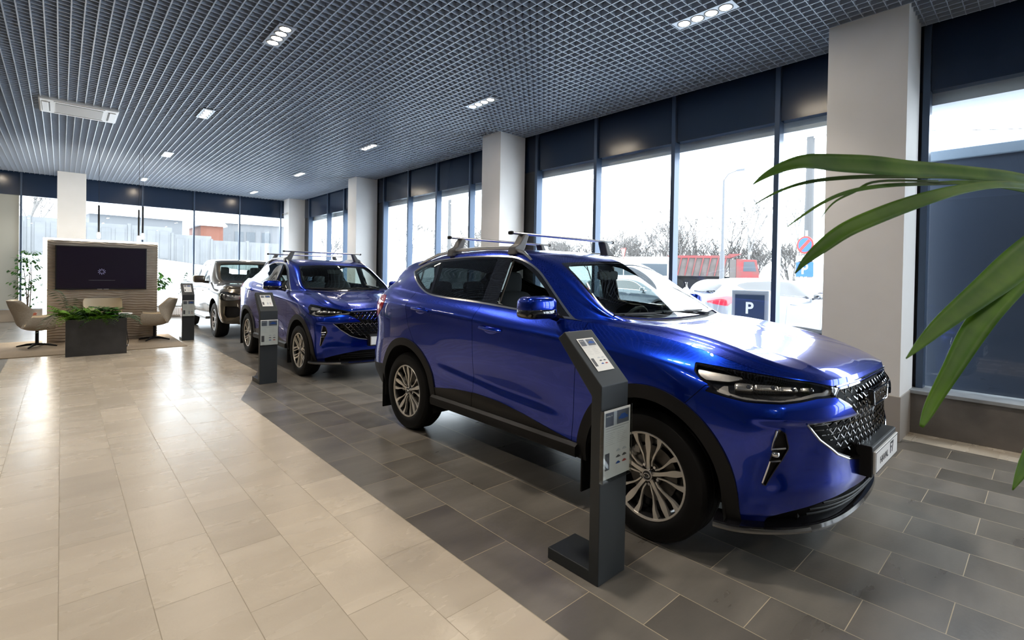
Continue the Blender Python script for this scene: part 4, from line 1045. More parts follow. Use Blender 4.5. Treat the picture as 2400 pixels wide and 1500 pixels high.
# ------------------------------------------------------------------ cars
near = empty('car', (3.30, 1.55, 0), 0, 'nearest blue crossover with roof bars and the plate reading F7', 'car'); car(near, BLUE)
mid = empty('car', (3.37, 7.38, 0), 0, 'second blue crossover, sloping coupe roof, parked behind the nearest one', 'car')
car(mid, BLUE, coupe=True, wheel_style='y', privacy=False)
BRONZE = mat('bronze_metallic_paint', (.085, .070, .048), .3, .7, .5, 1.0)
tr = empty('pickup_truck', (3.40, 12.85, 0), 0, 'bronze brown pickup truck parked at the far end of the car row', 'pickup truck'); truck(tr, BRONZE)
# ------------------------------------------------------------------ information stands
def stand(x, y, label):
    t = empty('information_stand', (x, y, 0), 0, label, 'information stand', 'charcoal information stands beside the cars')
    w_ = .216
    prof = [(0, 0), (0, .962), (.245, 1.200), (.290, 1.165), (.060, .905), (.060, .058), (.335, .058), (.335, 0)]
    q = MB(); q.prism(prof, 0, 0, w_); q.build('stand_body', STAND, t, bevel=.004)
    PIC = mat('print_photo_grey', (.12, .13, .16), .5); PB = mat('print_blue', (.02, .09, .36), .5); LN = mat('print_text_grey', (.42, .42, .43), .6); PR = mat('print_red', (.4, .05, .04), .5); DK = mat('print_dark', (.09, .09, .10), .5); SH = mat('print_light_grey', (.55, .58, .62), .6)
    def sheet(parent_name, W, Hh, M4):
        """printed sheet in local (u right, v down) laid on plane M4 (u, v, n)"""
        def bq(name, u0, v0, u1, v1, m, par, d=.0006, pts=None):
            P4 = pts or [(u0, v0), (u1, v0), (u1, v1), (u0, v1)]
            V = [M4 @ Vector((u, -v, d_)) for d_ in (0, d) for u, v in P4]; n_ = len(P4)
            return MB().add([tuple(v) for v in V], [tuple(range(n_)), tuple(range(n_, 2*n_))[::-1]]+[(i, (i+1) % n_, n_+(i+1) % n_, n_+i) for i in range(n_)]).build(name, m, par)
        sh = bq('info_sheet', 0, 0, W, Hh, PAPER, t, .0008)
        a = W/.21
        bq('printed_photo', .012*a, .012*a, .075*a, .078*a, PIC, sh, .0012); bq('printed_photo', .10*a, .012*a, .198*a, .078*a, PIC, sh, .0012); bq('printed_photo', .075*a, .012*a, .10*a, .078*a, SH, sh, .0012)
        carp = lambda u, v, s, m, nm='printed_car': bq(nm, 0, 0, 0, 0, m, sh, .0016, [(u+s*p, v+s*r) for p, r in ((0, .30), (.02, .20), (.16, .16), (.30, .03), (.66, .02), (.82, .14), (.98, .19), (1, .32), (.9, .36), (.8, .30), (.7, .36), (.3, .36), (.2, .30), (.1, .36))])
        carp(.112*a, .030*a, .078*a, PB)
        q_ = MB()
        def lines(v, u0, u1, th): q_.add([tuple(M4 @ Vector((u, -vv, .0014))) for u, vv in ((u0, v), (u1, v), (u1, v+th), (u0, v+th))], [(0, 1, 2, 3)])
        lines(.086*a, .012*a, .198*a, .0030*a); lines(.098*a, .012*a, .16*a, .0022*a)
        for i in range(7): lines((.112+i*.009)*a, .014*a, (.07 if i % 3 else .085)*a, .0012*a); lines((.112+i*.009)*a, .105*a, (.16+.01*(i % 3))*a, .0012*a)
        q_.build('printed_text', LN, sh)
        bq('printed_photo', .012*a, .205*a, .046*a, .285*a, DK, sh, .0012)
        for r_ in range(3):
            for c_ in range(2): carp((.098+.050*c_)*a, (.198+.030*r_)*a, .034*a, [SH, DK, PB][r_] if not (r_ == 2 and c_) else PR)
        MX = M4.to_3x3().to_4x4()
        to = text_obj('printed_lettering', 'HAVAL F7', .011*a, PAPER, None, (0, 0, 0), (0, 0, 0), .0002, 'LEFT')
        to.matrix_world = M4 @ Matrix.Translation(Vector((.016*a, -.03*a, .0018))); mw = to.matrix_world.copy(); to.data.transform(mw); to.matrix_world = Matrix.Identity(4); to.parent = sh
        return sh
    # front pocket sheet: faces -y
    Mf = Matrix(((1, 0, 0, .002), (0, 0, -1, -.016), (0, 1, 0, .846), (0, 0, 0, 1)))
    sheet('front', .212, .330, Mf)
    # head sheet on the sloping face
    d = Vector((0, .245, .238)).normalized(); nn = Vector((0, -d.z, d.y)); top = Vector((0, .245, 1.200))-d*.055+nn*.0015
    Mh = Matrix(((1, d.x, nn.x, .045), (0, d.y, nn.y, top.y), (0, d.z, nn.z, top.z), (0, 0, 0, 1)))
    sheet('head', .130, .205, Mh)
    ACR = glass_mat('clear_acrylic', (.95, .97, .97), 1.2)
    q = MB(); q.box((-.004, -.022, .505), (.222, -.019, .835)); q.box((-.004, -.022, .500), (.222, 0, .505)); q.box((-.006, -.022, .50), (-.003, 0, .845)); q.box((.221, -.022, .50), (.224, 0, .845))
    q.build('acrylic_holder', ACR, t)
    q = MB(); q.tube([(-.005, -.021, .845), (-.005, -.021, .502), (.223, -.021, .502), (.223, -.021, .85)], .0016, 5); q.build('holder_edge', mat('acrylic_edge', (.05, .055, .06), .2), t, True)
    return t
stand(1.868, 1.455, 'nearest charcoal information stand, in front of the front wheel of the nearest car')
stand(1.892, 7.09, 'second charcoal information stand, beside the coupe-roofed blue car')
stand(1.850, 12.50, 'farthest charcoal information stand, beside the pickup truck')
# ------------------------------------------------------------------ lounge corner
rug = MB().box((-3.2, 11.55, .0), (1.80, 13.93, .012)).build('rug', noise_tint(mat('tan_rug', (.30, .24, .17), .9), (.26, .205, .15), (.34, .275, .20), 60, 3, .3, 300), bevel=.003)
tag(rug, 'flat tan brown rug under the lounge chairs', 'rug')
# wave panel wall with light edge
tv = empty('feature_panel', (.665, 13.40, 0), 0, 'freestanding beige wave-textured panel with glowing edges behind the television', 'wall panel')
V = []; F = []; nx, nz = 240, 230
for i in range(nx+1):
    for j in range(nz+1):
        x = -.862+1.724*i/nx; z = .02+2.0*j/nz
        ph = z*2*math.pi/.052+1.35*math.sin(x*7.5+2.6*math.sin(z*3.1))+.9*math.sin(x*17-z*9)
        V.append((x, -.022*(math.sin(ph)*.5+.5)**1.5-.004, z))
for i in range(nx):
    for j in range(nz): a = i*(nz+1)+j; F.append((a, a+nz+1, a+nz+2, a+1))
wp = mesh_obj('wave_panel', V, F, noise_tint(mat('wave_beige', (.42, .36, .29), .7), (.38, .32, .26), (.46, .40, .33), 5, 2), tv, True)
q = MB(); q.box((-.862, 0, 0), (.862, .10, 2.03)); q.build('panel_core', mat('panel_core_beige', (.40, .34, .28), .7), tv)
q = MB(); q.box((-.875, .0, .0), (-.862, .10, 2.045)); q.box((-.875, .0, 2.03), (.862, .10, 2.05)); q.build('light_edge', mat('panel_light', (1, .95, .85), .5, emis=(1, .93, .80), estr=9), tv)
q = MB(); q.box((-.92, .10, 0), (.875, .22, 2.07)); q.build('light_frame', mat('panel_light', (1, .95, .85)), tv)
t = empty('television', (.625, 13.37, 0), 0, 'wide black television hung on the beige wave panel', 'television')
MB().box((-.707, -.055, 1.055), (.707, -.005, 1.925)).build('bezel', mat('tv_bezel', (.012, .013, .015), .3), t, bevel=.004)
SCR = mat('tv_screen_off', (.022, .016, .030), .07, 0, .5)
sc_ = MB().box((-.690, -.058, 1.078), (.690, -.054, 1.908)).build('screen', SCR, t)
q = MB()
for k_ in range(10):
    a = 2*math.pi*k_/10; q.tube([(-.02+.028*math.cos(a), -.0585, 1.42+.028*math.sin(a)), (-.02+.062*math.cos(a+.35), -.0585, 1.42+.062*math.sin(a+.35))], .0045, 4)
q.build('screen_emblem', mat('screen_emblem_glow', (.2, .2, .35), .5, emis=(.45, .42, .75), estr=.35), sc_)
q = MB(); q.box((-.22, -.0586, 1.242), (.19, -.058, 1.246)); q.build('screen_text_line', mat('screen_line_glow', (.1, .1, .12), .5, emis=(.4, .4, .45), estr=.15), sc_)
for x in (-.05, .05): MB().box((x-.04, -.060, 1.060), (x+.04, -.055, 1.067)).build('badge', WHITEP, t)
# planter
pb = empty('planter_box', (.455, 11.36, 0), 0, 'dark slate grey rectangular planter box standing before the rug', 'planter')
SL = noise_tint(mat('slate', (.035, .037, .042), .45), (.022, .024, .028), (.058, .061, .068), 3, 6, .1, 40)
q = MB(); q.box((-.395, -.18, 0), (.395, -.16, .62)); q.box((-.395, .16, 0), (.395, .18, .62)); q.box((-.395, -.16, 0), (-.375, .16, .62)); q.box((.375, -.16, 0), (.395, .16, .62)); q.box((-.375, -.16, .02), (.375, .16, .04))
q.build('box', SL, pb); MB().box((-.375, -.16, .04), (.375, .16, .57)).build('soil', noise_tint(mat('soil', (.03, .02, .012), .95), (.02, .014, .01), (.05, .035, .02), 40), pb)
def leafmat(n_, c1, c2): return noise_tint(mat(n_, c1, .55, 0, .25), c1, c2, 9, 3)
LG1 = leafmat('fresh_green_leaf', (.09, .25, .015), (.19, .40, .03)); LG2 = leafmat('deep_green_leaf', (.018, .08, .012), (.045, .15, .02)); LG3 = leafmat('blue_green_leaf', (.03, .08, .04), (.07, .15, .08)); PALM = leafmat('palm_leaf', (.028, .10, .004), (.075, .18, .006)); BARK = noise_tint(mat('bark', (.12, .085, .06), .85), (.08, .055, .04), (.17, .13, .10), 18)
def frond(mb, base, az, length, rise, droop, nlf=11, wid=.034, ll=.11):
    d = Vector((math.cos(az), math.sin(az), 0)); s_ = Vector((-d.y, d.x, 0)); pts = []
    for i in range(nlf+1):
        t_ = i/nlf; pts.append(Vector(base)+d*length*t_+Vector((0, 0, rise*t_*1.5-droop*1.1*t_*t_)))
    mb.tube(pts, [.0035*(1-.7*i/nlf) for i in range(nlf+1)], 4)
    for i in range(1, nlf+1):
        p = pts[i]; t_ = i/nlf; L = ll*math.sin(math.pi*min(1, .25+.75*(1-t_)+.05))
        for sd in (1, -1):
            e = p+s_*sd*L+d*L*.35+Vector((0, 0, -.25*L)); mdp = p.lerp(e, .45)+Vector((0, 0, .012)); w2 = d*wid*.5*(1-.4*t_)
            mb.add([tuple(p), tuple(mdp-w2), tuple(e), tuple(mdp+w2)], [(0, 1, 2, 3)])
def oval(mb, base, az, el, L, W_, bend=.25, n=5):
    d = Vector((math.cos(az)*math.cos(el), math.sin(az)*math.cos(el), math.sin(el))); s_ = Vector((-math.sin(az), math.cos(az), 0)); u = d.cross(s_)*-1
    V = []; 
    for i in range(n+1):
        t_ = i/n; c = Vector(base)+d*L*t_-Vector((0, 0, bend*L*t_*t_)); w2 = W_*.5*math.sin(math.pi*(t_**.8))+.0005
        V += [tuple(c-s_*w2+u*.15*w2), tuple(c), tuple(c+s_*w2+u*.15*w2)]
    F = []
    for i in range(n):
        a = i*3; F += [(a, a+3, a+4, a+1), (a+1, a+4, a+5, a+2)]
    mb.add(V, F)
rnd = random.Random(3)
def fern(x, y, m, n_, L, name='fern', label='', elev=.30, lf=.10, s=1):
    mb = MB()
    for i in range(n_):
        az = 2*math.pi*i/n_+rnd.uniform(-.3, .3); k_ = rnd.uniform(.65, 1.1)
        frond(mb, (0, 0, 0), az, L*k_, elev*rnd.uniform(.5, 1.1)*L/.3, elev*.9*L/.3*rnd.uniform(.6, 1.2), 12, .034, lf)
    o_ = mb.build(name, m); o_.location = (x, y, .58); tag(o_, label, 'plant', 'plants in the slate planter'); return o_
fern(.17, 11.33, LG1, 34, .30, label='bushy light green fern at the left end of the planter')
fern(.36, 11.38, LG2, 30, .26, label='dark green fern left of the middle of the planter', elev=.34)
fern(.52, 11.34, LG1, 30, .26, label='yellow-green fern in the middle of the planter', elev=.30)
fern(.74, 11.38, LG3, 12, .34, label='grey-green feathery fern at the right end of the planter', elev=.28, lf=.08)
fern(.12, 11.42, LG3, 5, .50, label='blue-green arching palm frond leaning left out of the planter', elev=.42, lf=.15, name='parlour_palm')
mb = MB()
for i in range(70):
    az = rnd.uniform(0, 2*math.pi); r_ = rnd.uniform(.02, .17); z_ = rnd.uniform(.06, .24)
    oval(mb, (math.cos(az)*r_, math.sin(az)*r_*.8, z_), az, rnd.uniform(-.1, .6), rnd.uniform(.08, .12), .095, .3)
    mb.tube([(0, 0, 0), (math.cos(az)*r_*.6, math.sin(az)*r_*.5, z_*.8), (math.cos(az)*r_, math.sin(az)*r_*.8, z_)], .0025, 4)
o_ = mb.build('leafy_houseplant', leafmat('glossy_green_leaf', (.03, .12, .012), (.06, .20, .02))); o_.location = (.63, 11.33, .58); tag(o_, 'round-leaved dark green houseplant right of the middle of the planter', 'plant', 'plants in the slate planter')
# chairs
FAB = noise_tint(mat('greige_chair_fabric', (.42, .37, .30), .85), (.38, .335, .27), (.46, .41, .34), 60, 2, .2, 400); CRM = mat('cream_leather', (.66, .56, .40), .5)
def lounge_chair(x, y, rz, label):
    t = empty('lounge_chair', (x, y, .012), rz, label, 'lounge chair', 'greige swivel lounge chairs')
    # side profile, forward = +x : back top -> crease -> seat front
    prof = nat_spline([0, 1, 2, 3, 4, 5, 6], P_([(-.34, .87), (-.30, .72), (-.245, .56), (-.20, .42), (-.08, .345), (.09, .335), (.25, .355)]))
    nu, nv = 25, 37; us = np.linspace(-1, 1, nu); vs = np.linspace(0, 6, nv)
    def S(u, v, off=0.):
        p = prof(v)[0]; d = (prof(min(v+.02, 6))[0]-prof(max(v-.02, 0))[0]); d /= np.linalg.norm(d); nrm = np.array([-d[1], d[0]])
        if v < 3: nrm = nrm if nrm[0] > 0 else -nrm
        else: nrm = nrm if nrm[1] > 0 else -nrm
        back = max(0., 1-abs(v-1.2)/1.9); seat = min(1., 2.4*max(0., 1-abs(v-5.0)/1.6)); e = abs(u)**(3.2 if v < 3.2 else 5)
        wdt = .315*(1+.05*back)*(1-(.10 if v < .35 else 0)*(1-v/.35)); px = p[0]+e*(.24*back**.8); pz_ = p[1]+e*(.21*seat**.7)
        y_ = u*wdt-(.03*e*math.copysign(1, u))*(back)
        return np.array([px+nrm[0]*off, y_, pz_+nrm[1]*off])
    for nm, m_, o0, o1, sh in (('seat_shell', FAB, -.030, .018, 1.0), ('seat_lining', CRM, .018, .034, .97)):
        V = []; F = []
        for o_ in (o0, o1):
            for u in us:
                for v in vs: V.append(tuple(S(u*sh, v if sh == 1 else .06+v*.98, o_)))
        N_ = nu*nv
        for i in range(nu-1):
            for j in range(nv-1):
                a = i*nv+j; F.append((a, a+1, a+nv+1, a+nv)); F.append((N_+a, N_+a+nv, N_+a+nv+1, N_+a+1))
        for i in range(nu-1):
            for j in (0, nv-1): a = i*nv+j; F.append((a, a+nv, N_+a+nv, N_+a))
        for j in range(nv-1):
            for i in (0, nu-1): a = i*nv+j; F.append((a, a+1, N_+a+1, N_+a))
        MB().add(V, F).build(nm, m_, t, True, auto=.9)
    q = MB(); blob(q, (.06, 0, .40), (.19, .24, .045), .4, 20, 8); q.build('seat_cushion', CRM, t, True)
    q = MB(); q.cyl((.03, 0, .03), (.03, 0, .34), .026, .024, 20); q.build('column', BLACKP, t, True, auto=.5)
    for k_ in range(4):
        a = math.pi/4+k_*math.pi/2+.3; q = MB(); q.tube([(.03, 0, .05), (.03+.14*math.cos(a), .14*math.sin(a), .042), (.03+.29*math.cos(a), .29*math.sin(a), .012)], [.026, .022, .012], 8); q.build('leg', BLACKP, t, True)
    return t
lounge_chair(-.345, 12.90, .12, 'greige swivel lounge chair facing right, left of the planter')
lounge_chair(1.46, 12.90, math.pi-.12, 'greige swivel lounge chair facing left, beside the panel')
lounge_chair(.62, 13.02, -math.pi/2, 'cream-edged swivel lounge chair behind the planter, facing the camera')
tb = empty('coffee_table', (.80, 12.25, .012), 0, 'small round white coffee table behind the right end of the planter', 'table')
q = MB(); q.lathe([(0, .60), (.20, .60), (.215, .61), (.21, .625), (0, .625)], n=40); q.build('table_top', WHITEP, tb, True, auto=.5)
q = MB(); q.lathe([(.16, 0), (.16, .012), (.03, .03), (.022, .1), (.022, .60)], n=30); q.build('pedestal', WHITEP, tb, True, auto=.6)
cb_ = MB(); cb_.tube([(.865, 11.55, .45), (.885, 11.56, .30), (.90, 11.56, .16), (.885, 11.57, .08), (.86, 11.60, .03)], .006, 6)
tag(cb_.build('power_cable', BLACKP, smooth=True), 'black cable hanging down behind the right edge of the planter', 'cable')
# pendants
for i, (x, y, z0, z1, lb) in enumerate(((.575, 13.85, 2.25, 2.82, 'leftmost slim black pendant lamp above the wave panel'), (1.235, 13.80, 2.22, 2.79, 'middle slim black pendant lamp, hung lowest, above the wave panel'), (1.31, 13.85, 2.28, 2.87, 'rightmost slim black pendant lamp above the wave panel'))):
    t = empty('pendant_lamp', (x, y, H), 0, lb, 'pendant lamp', 'slim black pendant lamps')
    MB().cyl((0, 0, z1-H), (0, 0, 0), .003, n=6).build('cord', BLACKP, t); MB().cyl((0, 0, z0-H), (0, 0, z1-H), .017, n=16).build('rod', BLACKP, t, True, auto=.5)
    q = MB(); q.lathe([(.012, 0), (.028, -.01), (.030, -.10), (.026, -.13), (.001, -.135)], (0, 0, z0-H), n=16); q.build('bulb', mat('pendant_glow', (1, .93, .8), .4, emis=(1, .90, .72), estr=6), t, True)
# security camera and sensor on the far right column
sc = empty('security_camera', (5.80, 18.62, 3.55), 0, 'small white security camera high on the far corner column', 'security camera')
q = MB(); q.cyl((0, 0, 0), (-.03, 0, 0), .04, n=16); q.tube([(-.03, 0, 0), (-.08, -.02, -.02)], .012, 8); q.build('mount', WHITEP, sc, True, auto=.5)
q = MB(); q.cyl((-.06, .03, -.03), (-.17, -.10, -.07), .035, n=16); q.build('camera_body', WHITEP, sc, True, auto=.5)
q = MB(); q.cyl((-.168, -.098, -.069), (-.176, -.107, -.072), .030, n=16); q.build('camera_lens', GLOSSBLK, sc, True, auto=.5)
# radiator
rd = empty('radiator', (2.3, 19.12, 0), 0, 'white ribbed radiator under the back windows beside the lounge', 'radiator')
q = MB()
for i in range(30): q.box((-.72+i*.048, -.04, .06), (-.72+i*.048+.036, .04, .30))
q.box((-.72, -.02, .08), (.71, .02, .28)); q.build('ribs', WHITEP, rd)
for x in (-.5, .5): MB().box((x-.02, -.02, 0), (x+.02, .02, .08)).build('foot', WHITEP, rd)
# trees in pots
def ficus(x, y, h, m, label, n_=260, spread=.38, z0=.55, pot=True, lw=.028, ll=.07, seed=1):
    t = empty('potted_tree', (x, y, 0), 0, label, 'potted tree'); R_ = random.Random(seed); st = MB(); lv = MB()
    for k_ in range(3):
        a = k_*2.1; pts = [(.02*math.cos(a), .02*math.sin(a), .25), (.05*math.cos(a+.5), .05*math.sin(a+.5), h*.45), (.10*math.cos(a+1), .10*math.sin(a+1), h*.8)]; st.tube(pts, [.014, .011, .006], 6)
    for i in range(n_//6):
        zz = z0+(h-z0)*R_.random()**.8; az = R_.uniform(0, 2*math.pi); r_ = spread*(1-.45*abs((zz-z0)/(h-z0)-.35))*R_.uniform(.4, 1); c = Vector((0, 0, zz-.12)); e = Vector((r_*math.cos(az), r_*math.sin(az), zz)); st.tube([c, c.lerp(e, .5)+Vector((0, 0, .03)), e], [.004, .003, .0015], 4)
        for j in range(6):
            p = c.lerp(e, .4+.6*j/5); oval(lv, tuple(p), az+R_.uniform(-1.4, 1.4), R_.uniform(-.7, .3), ll*R_.uniform(.8, 1.2), lw*1.3, .3, 3)
    st.build('stem', BARK, t, True); lv.build('foliage', m, t)
    q = MB(); q.lathe([(0, 0), (.12, 0), (.16, .26), (.165, .28), (.15, .28), (.14, .24), (0, .24)], n=28); q.build('pot', mat('terracotta', (.42, .12, .06), .7), t, True, auto=.5)
    return t
ficus(-.62, 18.55, 1.98, LG2, 'ficus tree in a terracotta pot, left of the wave panel', spread=.42, seed=2, n_=420, ll=.10, lw=.04)
ficus(1.45, 14.35, 1.55, LG2, 'leafy dark green potted tree peeking out right of the panel', spread=.50, z0=1.05, lw=.06, ll=.12, seed=5, n_=420)
ficus(2.9, 18.7, 1.45, LG3, 'potted tree by the back windows, behind the pickup stand', spread=.34, seed=8, n_=260)
# ------------------------------------------------------------------ palm at the right edge
LEAVES = {
'a': [(1.037,.426,1.679,.0009),(1.09,.417,1.707,.0082),(1.166,.401,1.737,.0151),(1.233,.379,1.753,.0203),(1.309,.348,1.758,.0239),(1.402,.3,1.762,.0255),(1.499,.25,1.763,.0241),(1.611,.199,1.769,.0205),(1.744,.129,1.77,.019),(1.895,.054,1.767,.0185),(2.116,-.045,1.745,.0147)],
'b': [(1.058,.348,1.496,.0008),(1.095,.34,1.523,.0078),(1.143,.323,1.555,.0141),(1.209,.302,1.59,.0172),(1.284,.273,1.62,.0187),(1.381,.237,1.653,.0184),(1.488,.19,1.687,.016),(1.626,.143,1.719,.0127),(1.77,.089,1.741,.0111),(1.935,.029,1.747,.0117),(2.116,-.046,1.736,.0123)],
'c': [(1.101,.447,1.647,.0006),(1.149,.429,1.673,.0024),(1.234,.405,1.704,.0039),(1.336,.363,1.727,.0051),(1.477,.298,1.745,.0053),(1.659,.222,1.762,.0056),(1.838,.135,1.77,.0071),(2.175,-.047,1.74,.0076)],
'd': [(1.119,.388,1.594,.0005),(1.176,.375,1.624,.0023),(1.261,.35,1.666,.0039),(1.369,.318,1.7,.0051),(1.496,.266,1.723,.0053),(1.676,.206,1.745,.0056),(1.855,.119,1.757,.0071),(2.175,-.047,1.733,.0076)],
'e': [(1.145,.181,1.34,.0008),(1.187,.168,1.363,.0073),(1.252,.148,1.396,.0143),(1.322,.124,1.429,.0199),(1.414,.093,1.47,.0261),(1.522,.059,1.518,.032),(1.649,.022,1.574,.0318),(1.847,-.027,1.643,.0259),(2.06,-.077,1.699,.0165)],
'f': [(1.203,.164,1.205,.0033),(1.238,.159,1.228,.0092),(1.279,.149,1.262,.0128),(1.343,.13,1.318,.0176),(1.421,.111,1.376,.0229),(1.509,.084,1.435,.0247),(1.635,.049,1.499,.0261),(1.801,.002,1.582,.0236),(2.043,-.061,1.681,.0165)],
'g': [(1.402,.043,1.065,.0009),(1.441,.033,1.091,.0088),(1.502,.018,1.125,.0145),(1.607,-.012,1.204,.019),(1.753,-.038,1.328,.0204),(1.924,-.06,1.504,.0177),(2.091,-.079,1.661,.0119)],
'h': [(1.229,.353,1.623,.0006),(1.287,.34,1.666,.002),(1.369,.318,1.699,.003),(1.465,.295,1.731,.0032),(1.676,.206,1.75,.0034)]}
pm = empty('palm_plant', (2.18, -.24, 0), 0, 'potted palm at the right edge, long green strap leaves reaching into view', 'plant')
org = Vector((2.18, -.24, 0)); crown = Vector((2.19, -.10, 1.62))
def blade(pts, tosun=Vector((.1, .3, 1))):
    P3 = nat_spline(np.arange(len(pts)), P_(pts))(np.linspace(0, len(pts)-1, (len(pts)-1)*5+1)); V = []; F = []
    cpos = Vector((.6, .1, 1.5))
    for i, (x, y, z, w2) in enumerate(P3):
        c = Vector((x, y, z)); d = (Vector(P3[min(i+1, len(P3)-1)][:3])-Vector(P3[max(i-1, 0)][:3])).normalized()
        s_ = d.cross(Vector((.35, -.45, .82)) if abs(d.z) < .5 else Vector((-.75, -.2, .6))); s_ = d.cross(Vector((-.93, -.28, .22))).normalized()
        n_ = s_.cross(d).normalized(); w2 = max(w2, .0004)
        for k_, hgt in ((-1, .0), (-.5, -.10), (0, -.16), (.5, -.10), (1, .0)): V.append(tuple(c+s_*w2*k_+n_*w2*hgt*1.2-org))
    for i in range(len(P3)-1):
        for k_ in range(4): a = i*5+k_; F.append((a, a+1, a+6, a+5))
    return V, F
for nm, pts in LEAVES.items():
    V, F = blade(pts); lo_ = MB().add(V, F).build('leaf', PALM, pm, True, auto=3.0)
    md = lo_.modifiers.new('thickness', 'SOLIDIFY'); md.thickness = .0012
for a, L, dz in ((.1, .75, -.3), (-.6, .8, -.35), (-1.3, .7, -.2), (-1.75, .6, -.3), (-.1, .6, .1), (-1.2, .55, .1), (-.35, .7, -.6)):
    pts = [(crown.x+math.cos(a)*L*t_, crown.y+math.sin(a)*L*t_, crown.z+.25*t_+dz*t_*t_, .006+.03*math.sin(math.pi*t_)) for t_ in np.linspace(0, 1, 8)]
    V, F = blade(pts[::-1]); MB().add(V, F).build('leaf', PALM, pm, True, auto=3.0)
q = MB(); q.tube([(0, 0, .3), (.02, .05, .9), (.01, .14, 1.64)], [.03, .024, .018], 10); q.build('stem', BARK, pm, True)
q = MB(); q.lathe([(0, 0), (.15, 0), (.19, .36), (.175, .36), (.165, .33), (0, .33)], n=32); q.build('pot', mat('anthracite_pot', (.03, .03, .032), .5), pm, True, auto=.5)

# ------------------------------------------------------------------ outdoors
GZ = -.20
def gh(x, y):
    k_ = 2.55 if x < 4 else max(.25, 2.55-(x-4)*.115)
    t_ = min(1, max(0, (y-22)/23)); base = k_*t_*t_*(3-2*t_)
    base += .6*min(1, max(0, (x-38)/8))
    return GZ+base+.05*math.sin(x*.7+y*.4)*min(1, max(0, (x-12)/8+max(0, (y-24)/8)))+.04*math.sin(x*1.9-y*1.3)*min(1, max(0, (x-14)/8))
V = []; F = []
xs = np.concatenate([np.arange(-30, 30, 1.0), np.arange(30, 121, 3.0)]); ys = np.concatenate([np.arange(-40, 60, 1.0), np.arange(60, 121, 3.0)])
for x in xs:
    for y in ys: V.append((x, y, gh(x, y) if (x > 6.8 or y > 19.7 or True) else GZ))
for i in range(len(xs)-1):
    for j in range(len(ys)-1): a = i*len(ys)+j; F.append((a, a+len(ys), a+len(ys)+1, a+1))
SNOW = noise_tint(mat('trodden_snow', (.74, .76, .80), .8), (.45, .47, .50), (.80, .82, .85), .35, 8, .3, 2.0)
structure(mesh_obj('ground', V, F, SNOW, None, True))
# dark board outside the rightmost window
ob = empty('outdoor_board', (7.45, -2.6, 0), 0, 'large dark navy board standing just outside the rightmost window', 'board')
MB().box((-.06, 1.3, GZ), (.08, 3.72, 2.90)).build('board_panel', mat('dark_navy_board', (.025, .038, .065), .45), ob)
MB().box((-.10, 1.28, 2.90), (.12, 3.74, 3.02)).build('top_cap', mat('grey_blue_cap', (.20, .25, .31), .4), ob, bevel=.01)
# parking board
ps = empty('parking_sign', (7.86, 3.22, GZ), 0, 'grey-blue parking board with a white P outside the window', 'sign')
MB().box((-.05, -.29, 0), (.05, .29, 1.53)).build('sign_body', mat('pale_sign_frame', (.30, .32, .36), .4), ps, bevel=.02)
MB().box((-.060, -.225, .2), (-.05, .225, 1.455)).build('sign_face', mat('slate_blue_face', (.025, .042, .075), .4), ps)
text_obj('sign_letter', 'P', .25, mat('sign_white', (.9, .9, .9), .5), ps, (-.062, .0, 1.24), (math.pi/2, 0, -math.pi/2), .001, bold=.006)
# no parking post
np_ = empty('road_sign_post', (17.18, 5.38, GZ), math.radians(-17), 'post with round no-parking sign, hours plate and blue parking sign', 'road sign')
MB().cyl((.06, 0, 0), (.06, 0, 3.3), .035, n=12).build('post', mat('galvanised', (.5, .5, .5), .4, .8), np_, True, auto=.5)
q = MB(); q.cyl((0, 0, 2.84), (.02, 0, 2.84), .28, n=40); d_ = q.build('sign_disc', mat('sign_red', (.65, .03, .02), .4), np_, True, auto=.5)
q = MB(); q.cyl((-.006, 0, 2.84), (0, 0, 2.84), .225, n=40); q.build('disc_centre', mat('sign_blue', (.02, .10, .5), .4), d_, True, auto=.5)
q = MB(); q.add([tuple(Vector((-.010, .225*math.cos(a_)+0, 2.84+.225*math.sin(a_)))) for a_ in (math.radians(122), math.radians(148), math.radians(-58), math.radians(-32))], [(0, 1, 2, 3)]); q.build('disc_bar', mat('sign_red', (.65, .03, .02)), d_)
MB().box((0, -.30, 2.33), (.02, .30, 2.50)).build('hours_plate', WHITEP, np_); text_obj('hours_lettering', '20.00-8.00', .13, INK, np_, (-.004, 0, 2.415), (math.pi/2, 0, -math.pi/2), .001)
MB().box((0, -.29, 1.83), (.02, .29, 2.29)).build('parking_plate', mat('sign_blue', (.02, .10, .5)), np_); text_obj('parking_letter', 'P', .45, WHITEP, np_, (-.004, .0, 2.06), (math.pi/2, 0, -math.pi/2), .001, bold=.01)
MB().box((0, -.29, 1.35), (.02, .29, 1.80)).build('info_plate', WHITEP, np_)
# poles
CONC = mat('concrete_pole', (.08, .08, .082), .8)
def pole(x, y, h, r, label, arm=0):
    t = empty('utility_pole', (x, y, gh(x, y)), 0, label, 'pole'); q = MB(); q.cyl((0, 0, 0), (0, 0, h), r, r*.7, 12); q.build('mast', CONC, t, True, auto=.5)
    if arm:
        q = MB(); q.box((-.06, -arm, h-.9), (.06, arm, h-.78)); q.box((-.05, -arm*.6, h-.45), (.05, arm*.6, h-.35)); q.build('crossarm', mat('steel_arm', (.3, .3, .3), .5, .5), t)
        for yy in (-arm, -arm*.45, arm*.45, arm): MB().cyl((0, yy, h-.78), (0, yy, h-.60), .05, .03, 8).build('insulator', WHITEP, t)
    return t
pole(19.12, 5.88, 7.6, .17, 'thick concrete utility pole with crossarm beside the right column', .8)
pole(25.3, 37.2, 8.7, .20, 'concrete utility pole with crossarm seen past the second column', 1.0)
lp = empty('street_lamp', (27.15, 12.78, GZ), 0, 'pale grey street lamp pole in front of the dump truck', 'street lamp')
